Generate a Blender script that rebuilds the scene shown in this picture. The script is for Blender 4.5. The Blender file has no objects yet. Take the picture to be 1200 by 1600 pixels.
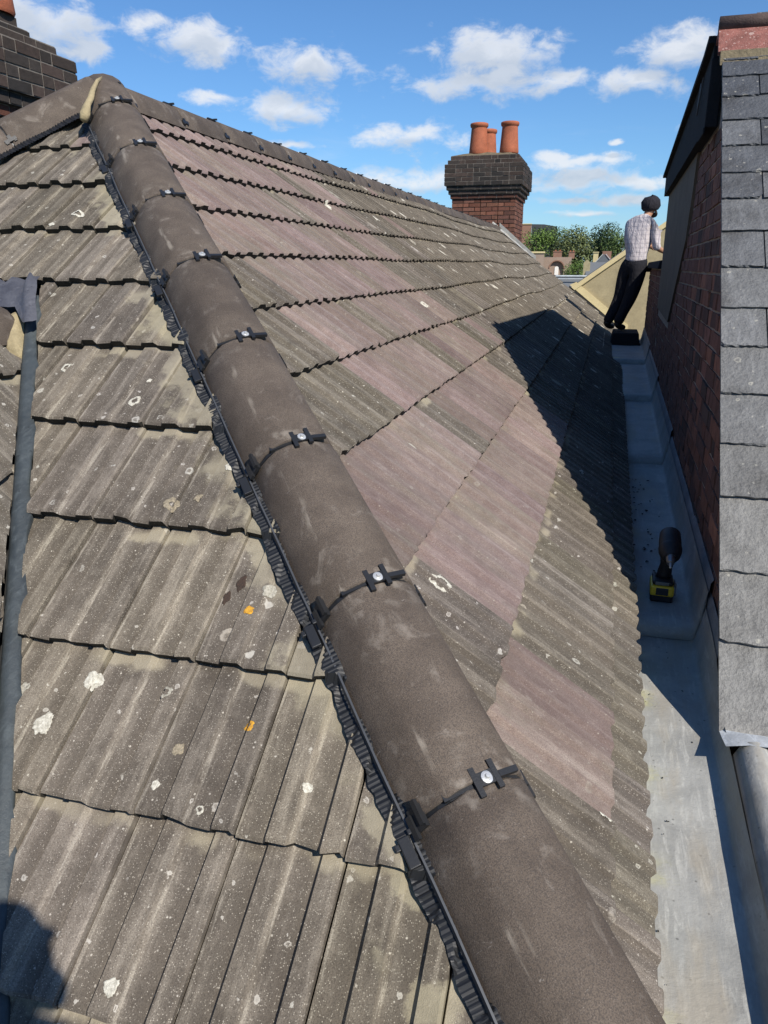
import bpy, bmesh, math, random
from mathutils import Vector, Matrix, noise as mnoise
R = math.radians
rng = random.Random(7)
sc = bpy.context.scene
COL = sc.collection

# ------------------------------------------------------------------ camera
F, YH, VX = 1200.0, 417.0, 955.0
PIT = math.atan((800 - YH) / F)
CP, SP = math.cos(PIT), math.sin(PIT)
_l = ((VX - 600) / F, CP + (800 - YH) / F * SP)
YAW = math.atan2(_l[0], _l[1])
RT = Vector((math.cos(YAW), math.sin(YAW), 0))
FWH = Vector((-math.sin(YAW), math.cos(YAW), 0))
FWD = FWH * CP + Vector((0, 0, -SP))
UPV = FWH * SP + Vector((0, 0, CP))
cd = bpy.data.cameras.new("camera")
cam = bpy.data.objects.new("camera", cd)
COL.objects.link(cam)
cam.matrix_world = Matrix((RT, UPV, -FWD)).transposed().to_4x4()
cd.sensor_fit = 'VERTICAL'
cd.sensor_height = 36.0
cd.lens = 36.0 * F / 1600.0
cd.clip_start = 0.03
cd.clip_end = 6000
sc.camera = cam


def at(px, py, depth):
    """world point seen at a photo position, depth metres along the optical axis"""
    return (FWD + RT * ((px - 600) / F) + UPV * ((800 - py) / F)) * depth


# ------------------------------------------------------------------ sun, sky
SUN = Vector((0.675, -0.614, 0.861)).normalized()
ld = bpy.data.lights.new("sun", 'SUN')
ld.energy = 5.0
ld.angle = R(0.5)
ld.color = (1.0, 0.93, 0.83)
lo = bpy.data.objects.new("sun", ld)
lo.rotation_euler = SUN.to_track_quat('Z', 'Y').to_euler()
COL.objects.link(lo)
sc.view_settings.view_transform = 'Standard'
sc.view_settings.look = 'None'
sc.view_settings.gamma = 1
sc.view_settings.use_curve_mapping = False
sc.view_settings.exposure = 0.30
sc.cycles.max_bounces = 6

SKY_STRENGTH = 0.103
world = bpy.data.worlds.new("World")
sc.world = world
world.use_nodes = True


class NT:
    def __init__(self, tree):
        self.t = tree
        self.n = tree.nodes
        self.l = tree.links

    def node(self, typ, **kw):
        nd = self.n.new(typ)
        for k, v in kw.items():
            setattr(nd, k, v)
        return nd

    def put(self, sock, v):
        if isinstance(v, bpy.types.NodeSocket):
            self.l.new(v, sock)
        elif v is not None:
            if sock.type == 'RGBA' and not isinstance(v, (int, float)) and len(v) == 3:
                v = (*v, 1)
            sock.default_value = v

    def math(self, op, a, b=None, c=None, clamp=False):
        nd = self.node('ShaderNodeMath', operation=op)
        nd.use_clamp = clamp
        for i, v in enumerate((a, b, c)):
            if v is not None:
                self.put(nd.inputs[i], v)
        return nd.outputs[0]

    def vmath(self, op, a, b=None, c=None, scale=None):
        nd = self.node('ShaderNodeVectorMath', operation=op)
        for i, v in enumerate((a, b, c)):
            if v is not None:
                self.put(nd.inputs[i], v)
        if scale is not None:
            self.put(nd.inputs['Scale'], scale)
        return nd.outputs['Value'] if op in ('LENGTH', 'DOT_PRODUCT', 'DISTANCE') else nd.outputs[0]

    def noise(self, vec, scale, detail=3, rough=0.55, dist=0.0, col=False):
        nd = self.node('ShaderNodeTexNoise')
        if vec is not None:
            self.put(nd.inputs['Vector'], vec)
        nd.inputs['Scale'].default_value = scale
        nd.inputs['Detail'].default_value = detail
        nd.inputs['Roughness'].default_value = rough
        nd.inputs['Distortion'].default_value = dist
        return nd.outputs['Color' if col else 'Fac']

    def voro(self, vec, scale, feature='F1', rnd=1.0):
        nd = self.node('ShaderNodeTexVoronoi', feature=feature)
        if vec is not None:
            self.put(nd.inputs['Vector'], vec)
        nd.inputs['Scale'].default_value = scale
        nd.inputs['Randomness'].default_value = rnd
        return nd

    def ss(self, v, a, b, lo=0.0, hi=1.0):
        nd = self.node('ShaderNodeMapRange', interpolation_type='SMOOTHSTEP')
        self.put(nd.inputs[0], v)
        for i, x in enumerate((a, b, lo, hi)):
            self.put(nd.inputs[i + 1], x)
        return nd.outputs[0]

    def mix(self, fac, a, b, blend='MIX'):
        nd = self.node('ShaderNodeMix', data_type='RGBA', blend_type=blend)
        nd.clamp_factor = True
        self.put(nd.inputs[0], fac)
        self.put(nd.inputs[6], a)
        self.put(nd.inputs[7], b)
        return nd.outputs[2]

    def sep(self, v):
        nd = self.node('ShaderNodeSeparateXYZ')
        self.put(nd.inputs[0], v)
        return nd.outputs

    def comb(self, x, y, z):
        nd = self.node('ShaderNodeCombineXYZ')
        for i, v in enumerate((x, y, z)):
            self.put(nd.inputs[i], v)
        return nd.outputs[0]


def azel(px, py):
    d = at(px, py, 1.0).normalized()
    return math.atan2(d.x, d.y), math.asin(d.z)


w = NT(world.node_tree)
w.n.clear()
out = w.node('ShaderNodeOutputWorld')
bg = w.node('ShaderNodeBackground')
w.l.new(bg.outputs[0], out.inputs[0])
sky = w.node('ShaderNodeTexSky', sky_type='NISHITA')
sky.sun_disc = False
sky.sun_elevation = math.asin(SUN.z)
sky.sun_rotation = math.atan2(SUN.x, SUN.y)
sky.altitude = 30
sky.air_density = 1.0
sky.dust_density = 0.3
sky.ozone_density = 8.0
tc = w.node('ShaderNodeTexCoord')
dx, dy, dz = w.sep(tc.outputs['Generated'])
az = w.math('ARCTAN2', dx, dy)
el = w.math('ARCSINE', dz)
ae = w.comb(az, el, 0.0)
ae3 = w.comb(az, w.math('MULTIPLY', el, 1.7), 0.0)
wn = w.noise(ae3, 13.0, 3, 0.55, 0.0, True)
warp = w.vmath('MULTIPLY', w.vmath('SUBTRACT', wn, (0.5, 0.5, 0.5)), (0.055, 0.03, 0.0))
aw = w.vmath('ADD', ae, warp)
CLOUDS = [  # px, py, half width, half height in photo pixels
    (95, 38, 66, 50), (30, 20, 60, 60), (130, 70, 40, 26), (215, 46, 40, 27), (300, 62, 62, 36), (345, 80, 45, 30), (478, 102, 76, 36),
    (450, 166, 88, 28), (335, 152, 42, 11), (775, 82, 108, 42), (750, 128, 132, 28), (860, 122, 70, 18),
    (1060, 76, 80, 34), (1000, 128, 80, 28), (1160, 48, 30, 12), (640, 214, 104, 22), (650, 280, 110, 24),
    (910, 252, 78, 15), (905, 282, 96, 24), (1000, 284, 62, 14), (890, 314, 62, 8), (980, 312, 90, 10),
    (868, 244, 34, 12), (560, 300, 90, 14), (910, 335, 60, 7), (1110, 200, 40, 10), (960, 214, 14, 5), (440, 222, 60, 8)]


def field(shift):
    src = aw if shift == 0 else w.vmath('ADD', aw, (0, shift, 0))
    cur = None
    for px, py, hw, hh in CLOUDS:
        a0, e0 = azel(px, py)
        a1, _ = azel(px + hw, py)
        _, e1 = azel(px, py - hh)
        sa, se = abs(a1 - a0), abs(e1 - e0)
        nd = w.node('ShaderNodeVectorMath', operation='MULTIPLY_ADD')
        w.l.new(src, nd.inputs[0])
        nd.inputs[1].default_value = (1 / sa, 1 / se, 0)
        nd.inputs[2].default_value = (-a0 / sa, -e0 / se, 0)
        ln = w.vmath('LENGTH', nd.outputs[0])
        cur = ln if cur is None else w.math('SMOOTH_MIN', cur, ln, 0.35)
    return cur


fb = w.noise(ae3, 26.0, 7, 0.62, 0.3)
fb2 = w.noise(ae3, 7.0, 5, 0.6, 0.2)
m0 = field(0)
m1 = field(0.020)
nz = w.math('MULTIPLY', w.math('SUBTRACT', fb, 0.5), 3.0)
den = w.ss(w.math('ADD', m0, nz), 1.20, 0.16)
den1 = w.ss(w.math('ADD', m1, nz), 1.30, 0.25)
# the rest of the sky carries the same scattered fair-weather cloud
vd = FWD.copy()
away = w.ss(w.vmath('DOT_PRODUCT', tc.outputs['Generated'], tuple(vd)), 0.80, 0.70)
gen = w.math('MULTIPLY', w.ss(w.math('ADD', fb2, w.math('MULTIPLY', w.math('SUBTRACT', fb, 0.5), 0.35)), 0.64, 0.76), away)
wisp = w.math('MULTIPLY', w.ss(w.noise(w.comb(w.math('MULTIPLY', az, 5.0), w.math('MULTIPLY', el, 26.0), 0.0), 1.0, 5, 0.6, 0.4), 0.52, 0.82), w.ss(el, 0.20, 0.02, 0.0, 0.50))
cov = w.math('MAXIMUM', w.math('MAXIMUM', w.math('MULTIPLY', den, 0.93), gen), wisp)
shade = w.math('MULTIPLY', den1, w.ss(fb, 0.30, 0.72, 0.55, 1.0))
ccol = w.mix(shade, (0.90, 0.92, 0.95), (0.50, 0.57, 0.67))
cscaled = w.vmath('SCALE', ccol, scale=0.80 / SKY_STRENGTH)
hz = w.ss(el, 0.42, -0.02)
skyc = w.mix(1.0, sky.outputs[0], (0.80, 0.97, 1.06), 'MULTIPLY')
fin = w.mix(w.math('MULTIPLY', cov, 0.9), skyc, cscaled)
w.put(bg.inputs['Color'], fin)
bg.inputs['Strength'].default_value = SKY_STRENGTH


# ------------------------------------------------------------------ helpers
def empty(name, loc=(0, 0, 0), rz=0.0, parent=None):
    o = bpy.data.objects.new(name, None)
    o.empty_display_size = 0.1
    o.location = loc
    o.rotation_euler = (0, 0, rz)
    COL.objects.link(o)
    o.parent = parent
    return o


def tag(o, label=None, cat=None, group=None, kind=None):
    if label:
        o['label'] = label
    if cat:
        o['category'] = cat
    if group:
        o['group'] = group
    if kind:
        o['kind'] = kind
    return o


def link(name, me, parent=None, mat=None, smooth=False):
    if mat is not None:
        for m_ in (mat if isinstance(mat, (list, tuple)) else [mat]):
            me.materials.append(m_)
    if smooth:
        me.polygons.foreach_set('use_smooth', [True] * len(me.polygons))
    o = bpy.data.objects.new(name, me)
    COL.objects.link(o)
    o.parent = parent
    return o


class MB:
    """collects geometry for one mesh"""

    def __init__(self):
        self.v = []
        self.f = []
        self.mi = []

    def add(self, vs, fs, mi=0, M=None):
        b = len(self.v)
        for p in vs:
            p = Vector(p)
            self.v.append(M @ p if M else p)
        for f in fs:
            self.f.append([b + i for i in f])
            self.mi.append(mi)
        return self

    def box(self, x0, x1, y0, y1, z0, z1, mi=0, M=None, jit=0.0, bev=0.0):
        vs = [(x, y, z) for z in (z0, z1) for y in (y0, y1) for x in (x0, x1)]
        if jit:
            vs = [(a + rng.uniform(-jit, jit), b + rng.uniform(-jit, jit), c + rng.uniform(-jit, jit)) for a, b, c in vs]
        fs = [(0, 2, 3, 1), (4, 5, 7, 6), (0, 1, 5, 4), (1, 3, 7, 5), (3, 2, 6, 7), (2, 0, 4, 6)]
        return self.add(vs, fs, mi, M)

    def tube(self, pts, rad, n=10, mi=0, M=None, cap=True, squash=None):
        pts = [Vector(p) for p in pts]
        rr = rad if isinstance(rad, (list, tuple)) else [rad] * len(pts)
        vs, fs = [], []
        for i, p in enumerate(pts):
            t = (pts[min(i + 1, len(pts) - 1)] - pts[max(i - 1, 0)]).normalized()
            a = t.cross(Vector((0, 0, 1)))
            if a.length < 1e-3:
                a = t.cross(Vector((1, 0, 0)))
            a.normalize()
            b = a.cross(t)
            for k in range(n):
                q = 2 * math.pi * k / n
                vs.append(p + a * math.cos(q) * rr[i] + b * math.sin(q) * rr[i] * (squash or 1))
        for i in range(len(pts) - 1):
            for k in range(n):
                k2 = (k + 1) % n
                fs.append((i * n + k, i * n + k2, (i + 1) * n + k2, (i + 1) * n + k))
        if cap:
            fs.append(tuple(range(n - 1, -1, -1)))
            fs.append(tuple((len(pts) - 1) * n + k for k in range(n)))
        return self.add(vs, fs, mi, M)

    def lathe(self, prof, n=20, mi=0, M=None):
        vs, fs = [], []
        for r_, z in prof:
            for k in range(n):
                q = 2 * math.pi * k / n
                vs.append((r_ * math.cos(q), r_ * math.sin(q), z))
        for i in range(len(prof) - 1):
            for k in range(n):
                k2 = (k + 1) % n
                fs.append((i * n + k, i * n + k2, (i + 1) * n + k2, (i + 1) * n + k))
        return self.add(vs, fs, mi, M)

    def prism(self, poly, axis, a0, a1, mi=0, M=None):
        """poly of 2-D points extruded along axis ('x': (y,z), 'y': (x,z), 'z': (x,y))"""
        def mk(p, a):
            return {'x': (a, p[0], p[1]), 'y': (p[0], a, p[1]), 'z': (p[0], p[1], a)}[axis]
        n = len(poly)
        vs = [mk(p, a0) for p in poly] + [mk(p, a1) for p in poly]
        fs = [tuple(range(n)), tuple(range(2 * n - 1, n - 1, -1))]
        for i in range(n):
            j = (i + 1) % n
            fs.append((i, n + i, n + j, j))
        return self.add(vs, fs, mi, M)

    def mesh(self, name, fix=True):
        me = bpy.data.meshes.new(name)
        me.from_pydata([tuple(p) for p in self.v], [], self.f)
        me.polygons.foreach_set('material_index', self.mi)
        if fix:
            bm = bmesh.new()
            bm.from_mesh(me)
            bmesh.ops.recalc_face_normals(bm, faces=bm.faces)
            bm.to_mesh(me)
            bm.free()
        me.update()
        return me

    def build(self, name, mat, parent=None, smooth=False, bevel=0.0, seg=2, fix=True):
        o = link(name, self.mesh(name, fix), parent, mat, smooth)
        if bevel:
            md = o.modifiers.new('bevel', 'BEVEL')
            md.width = bevel
            md.segments = seg
            md.limit_method = 'ANGLE'
        return o


def set_attr(me, name, data, typ='FLOAT'):
    a = me.attributes.new(name, typ, 'POINT')
    if typ == 'FLOAT':
        a.data.foreach_set('value', data)
    else:
        a.data.foreach_set('vector', [c for v in data for c in v])


# ------------------------------------------------------------------ materials
def new_mat(name):
    m_ = bpy.data.materials.new(name)
    m_.use_nodes = True
    t = NT(m_.node_tree)
    bs = t.n['Principled BSDF']
    return m_, t, bs


def bump(t, bs, h, dist=0.002, strength=1.0):
    b = t.node('ShaderNodeBump')
    b.inputs['Strength'].default_value = strength
    b.inputs['Distance'].default_value = dist
    t.put(b.inputs['Height'], h)
    t.l.new(b.outputs[0], bs.inputs['Normal'])


def pos(t):
    return t.node('ShaderNodeNewGeometry').outputs['Position']


def attr(t, name):
    return t.node('ShaderNodeAttribute', attribute_name=name)


def simple(name, col, rough=0.7, metal=0.0, var=0.25, scale=30.0, bumpd=0.0, bscale=200.0, spec=0.4, coord='world'):
    m_, t, bs = new_mat(name)
    P = pos(t) if coord == 'world' else t.node('ShaderNodeTexCoord').outputs['Object']
    n1 = t.noise(P, scale, 5, 0.6)
    n2 = t.noise(P, scale * 9, 3, 0.6)
    f = t.math('ADD', t.math('MULTIPLY', t.math('SUBTRACT', n1, 0.5), var * 2.2), t.math('MULTIPLY', t.math('SUBTRACT', n2, 0.5), var * 1.2))
    c = t.vmath('SCALE', tuple(col), scale=t.math('ADD', f, 1.0))
    t.put(bs.inputs['Base Color'], c)
    bs.inputs['Roughness'].default_value = rough
    bs.inputs['Metallic'].default_value = metal
    bs.inputs['Specular IOR Level'].default_value = spec
    if bumpd:
        bump(t, bs, t.noise(P, bscale, 4, 0.6), bumpd)
    return m_


# roof geometry constants ----------------------------------------------------
T1, T2 = 0.771, 0.7185
C0 = Vector((-0.9395, 1.954, -0.268))
XR = -2.2
ZR = C0.z - T1 * (XR - C0.x)
AP = Vector((XR, C0.y + (ZR - C0.z) / T2, ZR))
HD = Vector((-0.27153, 0.29142, 0.20939)).normalized()      # up the hip
HS = HD.cross(Vector((0, 0, 1))).normalized()                 # to its right
HU = HS.cross(HD)
HIPN = Vector((HS.x, HS.y, 0)).normalized()
YEND = 15.62


def tile_material(name, base, light, dark, speck, pale, lichen, streakw, valleyd, purple=False):
    m_, t, bs = new_mat(name)
    P = pos(t)
    at_ = attr(t, 'tuv')
    u, v, r0 = t.sep(at_.outputs['Vector'])
    oi = t.node('ShaderNodeObjectInfo')
    rnd = t.math('FRACT', t.math('ADD', t.math('MULTIPLY', r0, 7.31), oi.outputs['Random']))
    ofs = t.math('MULTIPLY', rnd, 37.0)
    su = t.comb(t.math('ADD', t.math('MULTIPLY', u, 62.0), ofs), t.math('MULTIPLY', v, 4.5), ofs)
    streak = t.noise(su, 1.0, 4, 0.6)
    big = t.noise(P, 7.0, 4, 0.6)
    med = t.noise(P, 34.0, 5, 0.65)
    fine = t.noise(P, 420.0, 3, 0.7)
    grit = t.voro(P, 330.0)
    grit2 = t.voro(P, 120.0)
    c = t.mix(t.ss(big, 0.32, 0.68), dark, base)
    c = t.mix(t.math('MULTIPLY', t.ss(streak, 0.42, 0.72), streakw), c, light)
    c = t.mix(t.ss(med, 0.40, 0.75, 0.0, 0.45), c, light)
    c = t.mix(t.ss(med, 0.45, 0.25, 0.0, 0.55), c, dark)
    tone = t.math('ADD', 0.80, t.math('MULTIPLY', rnd, 0.40))
    c = t.vmath('SCALE', c, scale=tone)
    if purple:      # old grime greys the newer tiles in patches and along the upper ends
        gr = t.math('MULTIPLY', t.ss(t.math('ADD', t.noise(P, 5.0, 5, 0.65), t.math('MULTIPLY', streak, 0.25)), 0.60, 0.80), 0.50)
        c = t.mix(gr, c, (0.165, 0.146, 0.118))
        hd_ = t.math('MULTIPLY', t.ss(v, 0.17, 0.30), t.ss(t.noise(P, 9.0, 3), 0.42, 0.68, 0.0, 0.40))
        c = t.mix(hd_, c, (0.12, 0.100, 0.085))
    # troughs painted darker for dirt and grazing-sun shade, the ribs are worn paler
    u2 = t.math('MODULO', t.math('ADD', u, 0.0405), 0.1)
    edge = t.math('ABSOLUTE', t.math('SUBTRACT', u2, 0.047))
    trough = t.math('MULTIPLY', t.ss(u2, 0.055, 0.075), t.ss(streak, 0.25, 0.6))
    c = t.mix(t.math('MULTIPLY', trough, valleyd), c, dark)
    rib = t.math('MULTIPLY', t.ss(edge, 0.006, 0.001), t.ss(t.noise(su, 3.0, 3), 0.45, 0.62))
    c = t.mix(t.math('MULTIPLY', rib, 0.5), c, pale)
    # sand grains
    gs = t.math('MULTIPLY', t.ss(grit.outputs['Distance'], 0.42, 0.18), t.ss(t.sep(grit.outputs['Color'])[0], 0.62, 0.80))
    c = t.mix(t.math('MULTIPLY', gs, speck), c, pale)
    g2 = t.math('MULTIPLY', t.ss(grit2.outputs['Distance'], 0.30, 0.16), t.ss(t.sep(grit2.outputs['Color'])[1], 0.93, 0.98))
    c = t.mix(t.math('MULTIPLY', g2, speck), c, (0.52, 0.49, 0.42))
    c = t.mix(t.ss(fine, 0.56, 0.36, 0.0, 0.5), c, t.vmath('SCALE', dark, scale=0.5))
    # lichen: crusts, some hollow in the middle
    wob = t.vmath('MULTIPLY', t.vmath('SUBTRACT', t.noise(P, 60.0, 4, 0.6, 0, True), (0.5, 0.5, 0.5)), (0.022, 0.022, 0.022))
    PL = t.vmath('ADD', P, wob)
    for sc_, r_, rare, amt, cl in ((7.5, 0.13, 0.72, 0.75, pale), (19.0, 0.17, 0.80, 0.8, (0.46, 0.45, 0.40)), (42.0, 0.22, 0.84, 0.85, (0.48, 0.46, 0.41))):
        vo = t.voro(PL, sc_)
        cr, cg, cb = t.sep(vo.outputs['Color'])
        rad = t.math('MULTIPLY', t.math('ADD', cg, 0.35), r_)
        q = t.math('DIVIDE', vo.outputs['Distance'], rad)
        ring = t.math('SUBTRACT', t.ss(q, 1.0, 0.82), t.math('MULTIPLY', t.ss(q, 0.62, 0.40), t.math('MULTIPLY', cb, 0.9)))
        here = t.ss(cr, rare, rare + 0.02)
        mk = t.math('MULTIPLY', t.math('MULTIPLY', ring, here), t.math('MULTIPLY', t.ss(med, 0.30, 0.5), amt * lichen))
        c = t.mix(mk, c, cl)
    # droppings and old runs on the far, long slope
    px_, py_, pz_ = t.sep(P)
    dr = t.voro(t.vmath('MULTIPLY', t.vmath('ADD', P, t.vmath('SCALE', wob, scale=1.6)), (5.0, 11.0, 5.0)), 1.0)
    drc = t.sep(dr.outputs['Color'])
    drm = t.math('MULTIPLY', t.ss(dr.outputs['Distance'], 0.27, 0.15), t.ss(drc[0], 0.50, 0.54))
    drm = t.math('MULTIPLY', drm, t.math('MULTIPLY', t.ss(py_, 4.2, 7.5), t.ss(med, 0.34, 0.48)))
    c = t.mix(t.math('MULTIPLY', drm, 0.85 if not purple else 0.3), c, (0.60, 0.58, 0.52))
    # mortar smeared beside the hip by the old bedding
    dh = t.vmath('DOT_PRODUCT', t.vmath('SUBTRACT', P, tuple(C0)), tuple(HIPN))
    dn = t.math('ADD', t.math('ABSOLUTE', dh), t.math('MULTIPLY', t.math('SUBTRACT', t.noise(P, 11.0, 5, 0.6), 0.5), 0.30))
    mo = t.math('MULTIPLY', t.ss(dn, 0.215, 0.175), t.ss(t.noise(P, 3.1, 2), 0.47, 0.58))
    mo = t.math('MULTIPLY', mo, t.ss(dh, 0.10, 0.0))
    for q_, r_ in (((-0.262, 1.06, -0.91), 0.075), ((-0.225, 0.995, -0.955), 0.060), ((-0.165, 0.86, -1.05), 0.05)):
        dq = t.math('ADD', t.vmath('DISTANCE', P, q_), t.math('MULTIPLY', t.math('SUBTRACT', t.noise(P, 16.0, 5, 0.65), 0.5), 0.10))
        mo = t.math('MAXIMUM', mo, t.ss(dq, r_, r_ * 0.72))
    c = t.mix(t.math('MULTIPLY', mo, 0.8), c, t.mix(t.noise(P, 40.0, 4), (0.34, 0.31, 0.23), (0.21, 0.19, 0.14)))
    # clean strip left where a lost lap once sat
    cl = t.math('MULTIPLY', t.ss(t.math('ADD', v, t.math('MULTIPLY', t.math('SUBTRACT', t.noise(P, 22.0, 3), 0.5), 0.06)), 0.268, 0.288), t.ss(t.noise(P, 5.0, 2), 0.52, 0.60))
    c = t.mix(t.math('MULTIPLY', cl, 0.7 if not purple else 0.1), c, (0.30, 0.27, 0.20))
    c = t.mix(1.0, c, oi.outputs['Color'], 'MULTIPLY')
    t.put(bs.inputs['Base Color'], c)
    bs.inputs['Roughness'].default_value = 0.9
    bs.inputs['Specular IOR Level'].default_value = 0.25
    h = t.math('ADD', t.math('MULTIPLY', fine, 0.6), t.math('ADD', t.math('MULTIPLY', med, 0.9), t.math('MULTIPLY', grit.outputs['Distance'], -0.25)))
    bump(t, bs, h, 0.0022, 0.9)
    return m_


M_WEATH = tile_material("weathered_concrete", (0.160, 0.139, 0.113), (0.242, 0.216, 0.178), (0.088, 0.076, 0.062), 0.85, (0.40, 0.37, 0.31), 0.85, 0.85, 0.75)
M_PURP = tile_material("newer_plum_concrete", (0.222, 0.166, 0.153), (0.305, 0.248, 0.228), (0.160, 0.117, 0.108), 0.42, (0.42, 0.36, 0.33), 0.2, 0.75, 0.40, True)
M_EDGE = simple("mossy_shaded_edge", (0.030, 0.027, 0.020), 0.95, 0, 0.8, 60, 0.004, 160)  # moss and dirt, with the shade under each lip put into the colour
M_HIP = None


def hip_material():
    m_, t, bs = new_mat("sanded_ridge_concrete")
    tc_ = t.node('ShaderNodeTexCoord').outputs['Object']
    oi = t.node('ShaderNodeObjectInfo')
    P = t.vmath('ADD', tc_, t.comb(t.math('MULTIPLY', oi.outputs['Random'], 19.0), 0.0, 0.0))
    x, y, z = t.sep(tc_)
    base = t.mix(t.ss(t.noise(P, 9.0, 4), 0.3, 0.7), (0.074, 0.057, 0.044), (0.114, 0.090, 0.070))
    grit = t.voro(P, 520.0)
    gs = t.math('MULTIPLY', t.ss(grit.outputs['Distance'], 0.45, 0.2), t.ss(t.sep(grit.outputs['Color'])[0], 0.60, 0.85))
    c = t.mix(t.math('MULTIPLY', gs, 0.35), base, (0.24, 0.21, 0.19))
    c = t.mix(t.ss(t.noise(P, 430.0, 2), 0.56, 0.38, 0.0, 0.6), c, (0.030, 0.026, 0.024))
    # pale cement dust rubbed along the shoulder and near the joints
    sh = t.ss(t.math('ABSOLUTE', t.math('ADD', x, 0.072)), 0.016, 0.003)
    du = t.math('MULTIPLY', sh, t.ss(t.noise(t.vmath('MULTIPLY', P, (60, 9, 60)), 1.0, 4), 0.50, 0.68))
    du = t.math('MULTIPLY', du, t.ss(t.noise(t.vmath('MULTIPLY', P, (3, 7, 3)), 1.0, 2), 0.46, 0.62))
    c = t.mix(t.math('MULTIPLY', du, 0.65), c, (0.30, 0.265, 0.22))
    en = t.math('MULTIPLY', t.ss(t.math('ABSOLUTE', t.math('SUBTRACT', y, 0.222)), 0.12, 0.215), t.ss(t.noise(P, 24.0, 4), 0.52, 0.72))
    c = t.mix(t.math('MULTIPLY', en, 0.45), c, (0.27, 0.24, 0.205))
    bl = t.math('MULTIPLY', t.ss(t.noise(P, 11.0, 6, 0.7, 0.6), 0.56, 0.72), 0.45)
    c = t.mix(bl, c, (0.24, 0.21, 0.18))
    sc2 = t.math('MULTIPLY', t.ss(t.noise(t.vmath('MULTIPLY', P, (24, 90, 24)), 1.0, 4, 0.6, 1.5), 0.68, 0.74), 0.5)
    c = t.mix(sc2, c, (0.30, 0.27, 0.24))
    tone = t.math('ADD', 0.84, t.math('MULTIPLY', oi.outputs['Random'], 0.32))
    c = t.vmath('SCALE', c, scale=tone)
    t.put(bs.inputs['Base Color'], c)
    bs.inputs['Roughness'].default_value = 0.78
    bs.inputs['Specular IOR Level'].default_value = 0.35
    bump(t, bs, t.math('ADD', t.noise(P, 520.0, 2, 0.6), t.math('MULTIPLY', t.noise(P, 30, 3), 0.8)), 0.0012, 0.8)
    return m_


M_HIP = hip_material()
M_PLASTIC = simple("black_plastic", (0.016, 0.017, 0.019), 0.42, 0, 0.25, 40, 0.0003, 300, 0.5)
M_VENT = simple("black_vent_foil", (0.007, 0.008, 0.010), 0.55, 0, 0.3, 40, 0.0, 300, 0.6)
M_RAIL = simple("grey_rail", (0.075, 0.080, 0.088), 0.4, 0.3, 0.2, 30)
M_SCREW = simple("bright_zinc", (0.66, 0.66, 0.64), 0.35, 0.6, 0.15, 200)
M_UNDER = simple("roof_underlay", (0.020, 0.020, 0.020), 0.95)
M_MORTAR = simple("yellow_mortar", (0.31, 0.255, 0.150), 0.95, 0, 0.45, 26, 0.004, 90)


def lead_material(name, base, dark, stain=0.0, rough=0.5):
    m_, t, bs = new_mat(name)
    P = pos(t)
    x, y, z = t.sep(P)
    n1 = t.noise(P, 5.0, 6, 0.62, 0.5)
    n2 = t.noise(t.vmath('MULTIPLY', P, (60, 9, 60)), 1.0, 5, 0.65, 0.8)
    n3 = t.noise(P, 70.0, 5, 0.7)
    c = t.mix(t.ss(n1, 0.30, 0.70), dark, base)
    c = t.mix(t.ss(n2, 0.50, 0.72, 0.0, 0.45), c, tuple(min(1, k * 1.5) for k in base))
    c = t.mix(t.ss(n3, 0.50, 0.30, 0.0, 0.45), c, dark)
    sp = t.voro(P, 60.0)
    c = t.mix(t.math('MULTIPLY', t.ss(sp.outputs['Distance'], 0.25, 0.1), t.ss(t.sep(sp.outputs['Color'])[0], 0.90, 0.92, 0, 0.6)), c, tuple(k * 0.3 for k in dark))
    if stain:
        ye = t.math('MULTIPLY', t.ss(t.math('ADD', x, t.math('MULTIPLY', t.math('SUBTRACT', n3, 0.5), 0.12)), 0.25, 0.165), t.ss(t.noise(t.comb(0.0, y, 0.0), 4.3, 3), 0.52, 0.66))
        c = t.mix(t.math('MULTIPLY', ye, stain), c, (0.52, 0.50, 0.20))
        br = t.math('MULTIPLY', t.ss(t.noise(t.vmath('MULTIPLY', P, (9, 2.2, 9)), 1.0, 4), 0.50, 0.66), 0.6)
        c = t.mix(br, c, (0.36, 0.32, 0.25))
    t.put(bs.inputs['Base Color'], c)
    t.put(bs.inputs['Roughness'], t.ss(n2, 0.3, 0.7, rough, rough + 0.25))
    bs.inputs['Metallic'].default_value = 0.15
    bump(t, bs, t.math('ADD', n1, t.math('MULTIPLY', n3, 0.35)), 0.006, 0.7)
    return m_


M_LEAD = lead_material("weathered_lead", (0.395, 0.395, 0.370), (0.27, 0.27, 0.255), 0.75, 0.55)
M_LEADD = lead_material("dull_lead", (0.25, 0.27, 0.285), (0.15, 0.165, 0.18), 0, 0.5)
M_LEADB = lead_material("bright_lead", (0.62, 0.65, 0.67), (0.42, 0.45, 0.47), 0, 0.4)
M_VALLEY = lead_material("blue_grey_valley_liner", (0.060, 0.073, 0.080), (0.036, 0.044, 0.049), 0, 0.45)
M_SADDLE = lead_material("saddle_lead", (0.105, 0.107, 0.122), (0.042, 0.043, 0.055), 0, 0.4)
M_GREENFELT = simple("green_felt", (0.055, 0.16, 0.13), 0.8)


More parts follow.
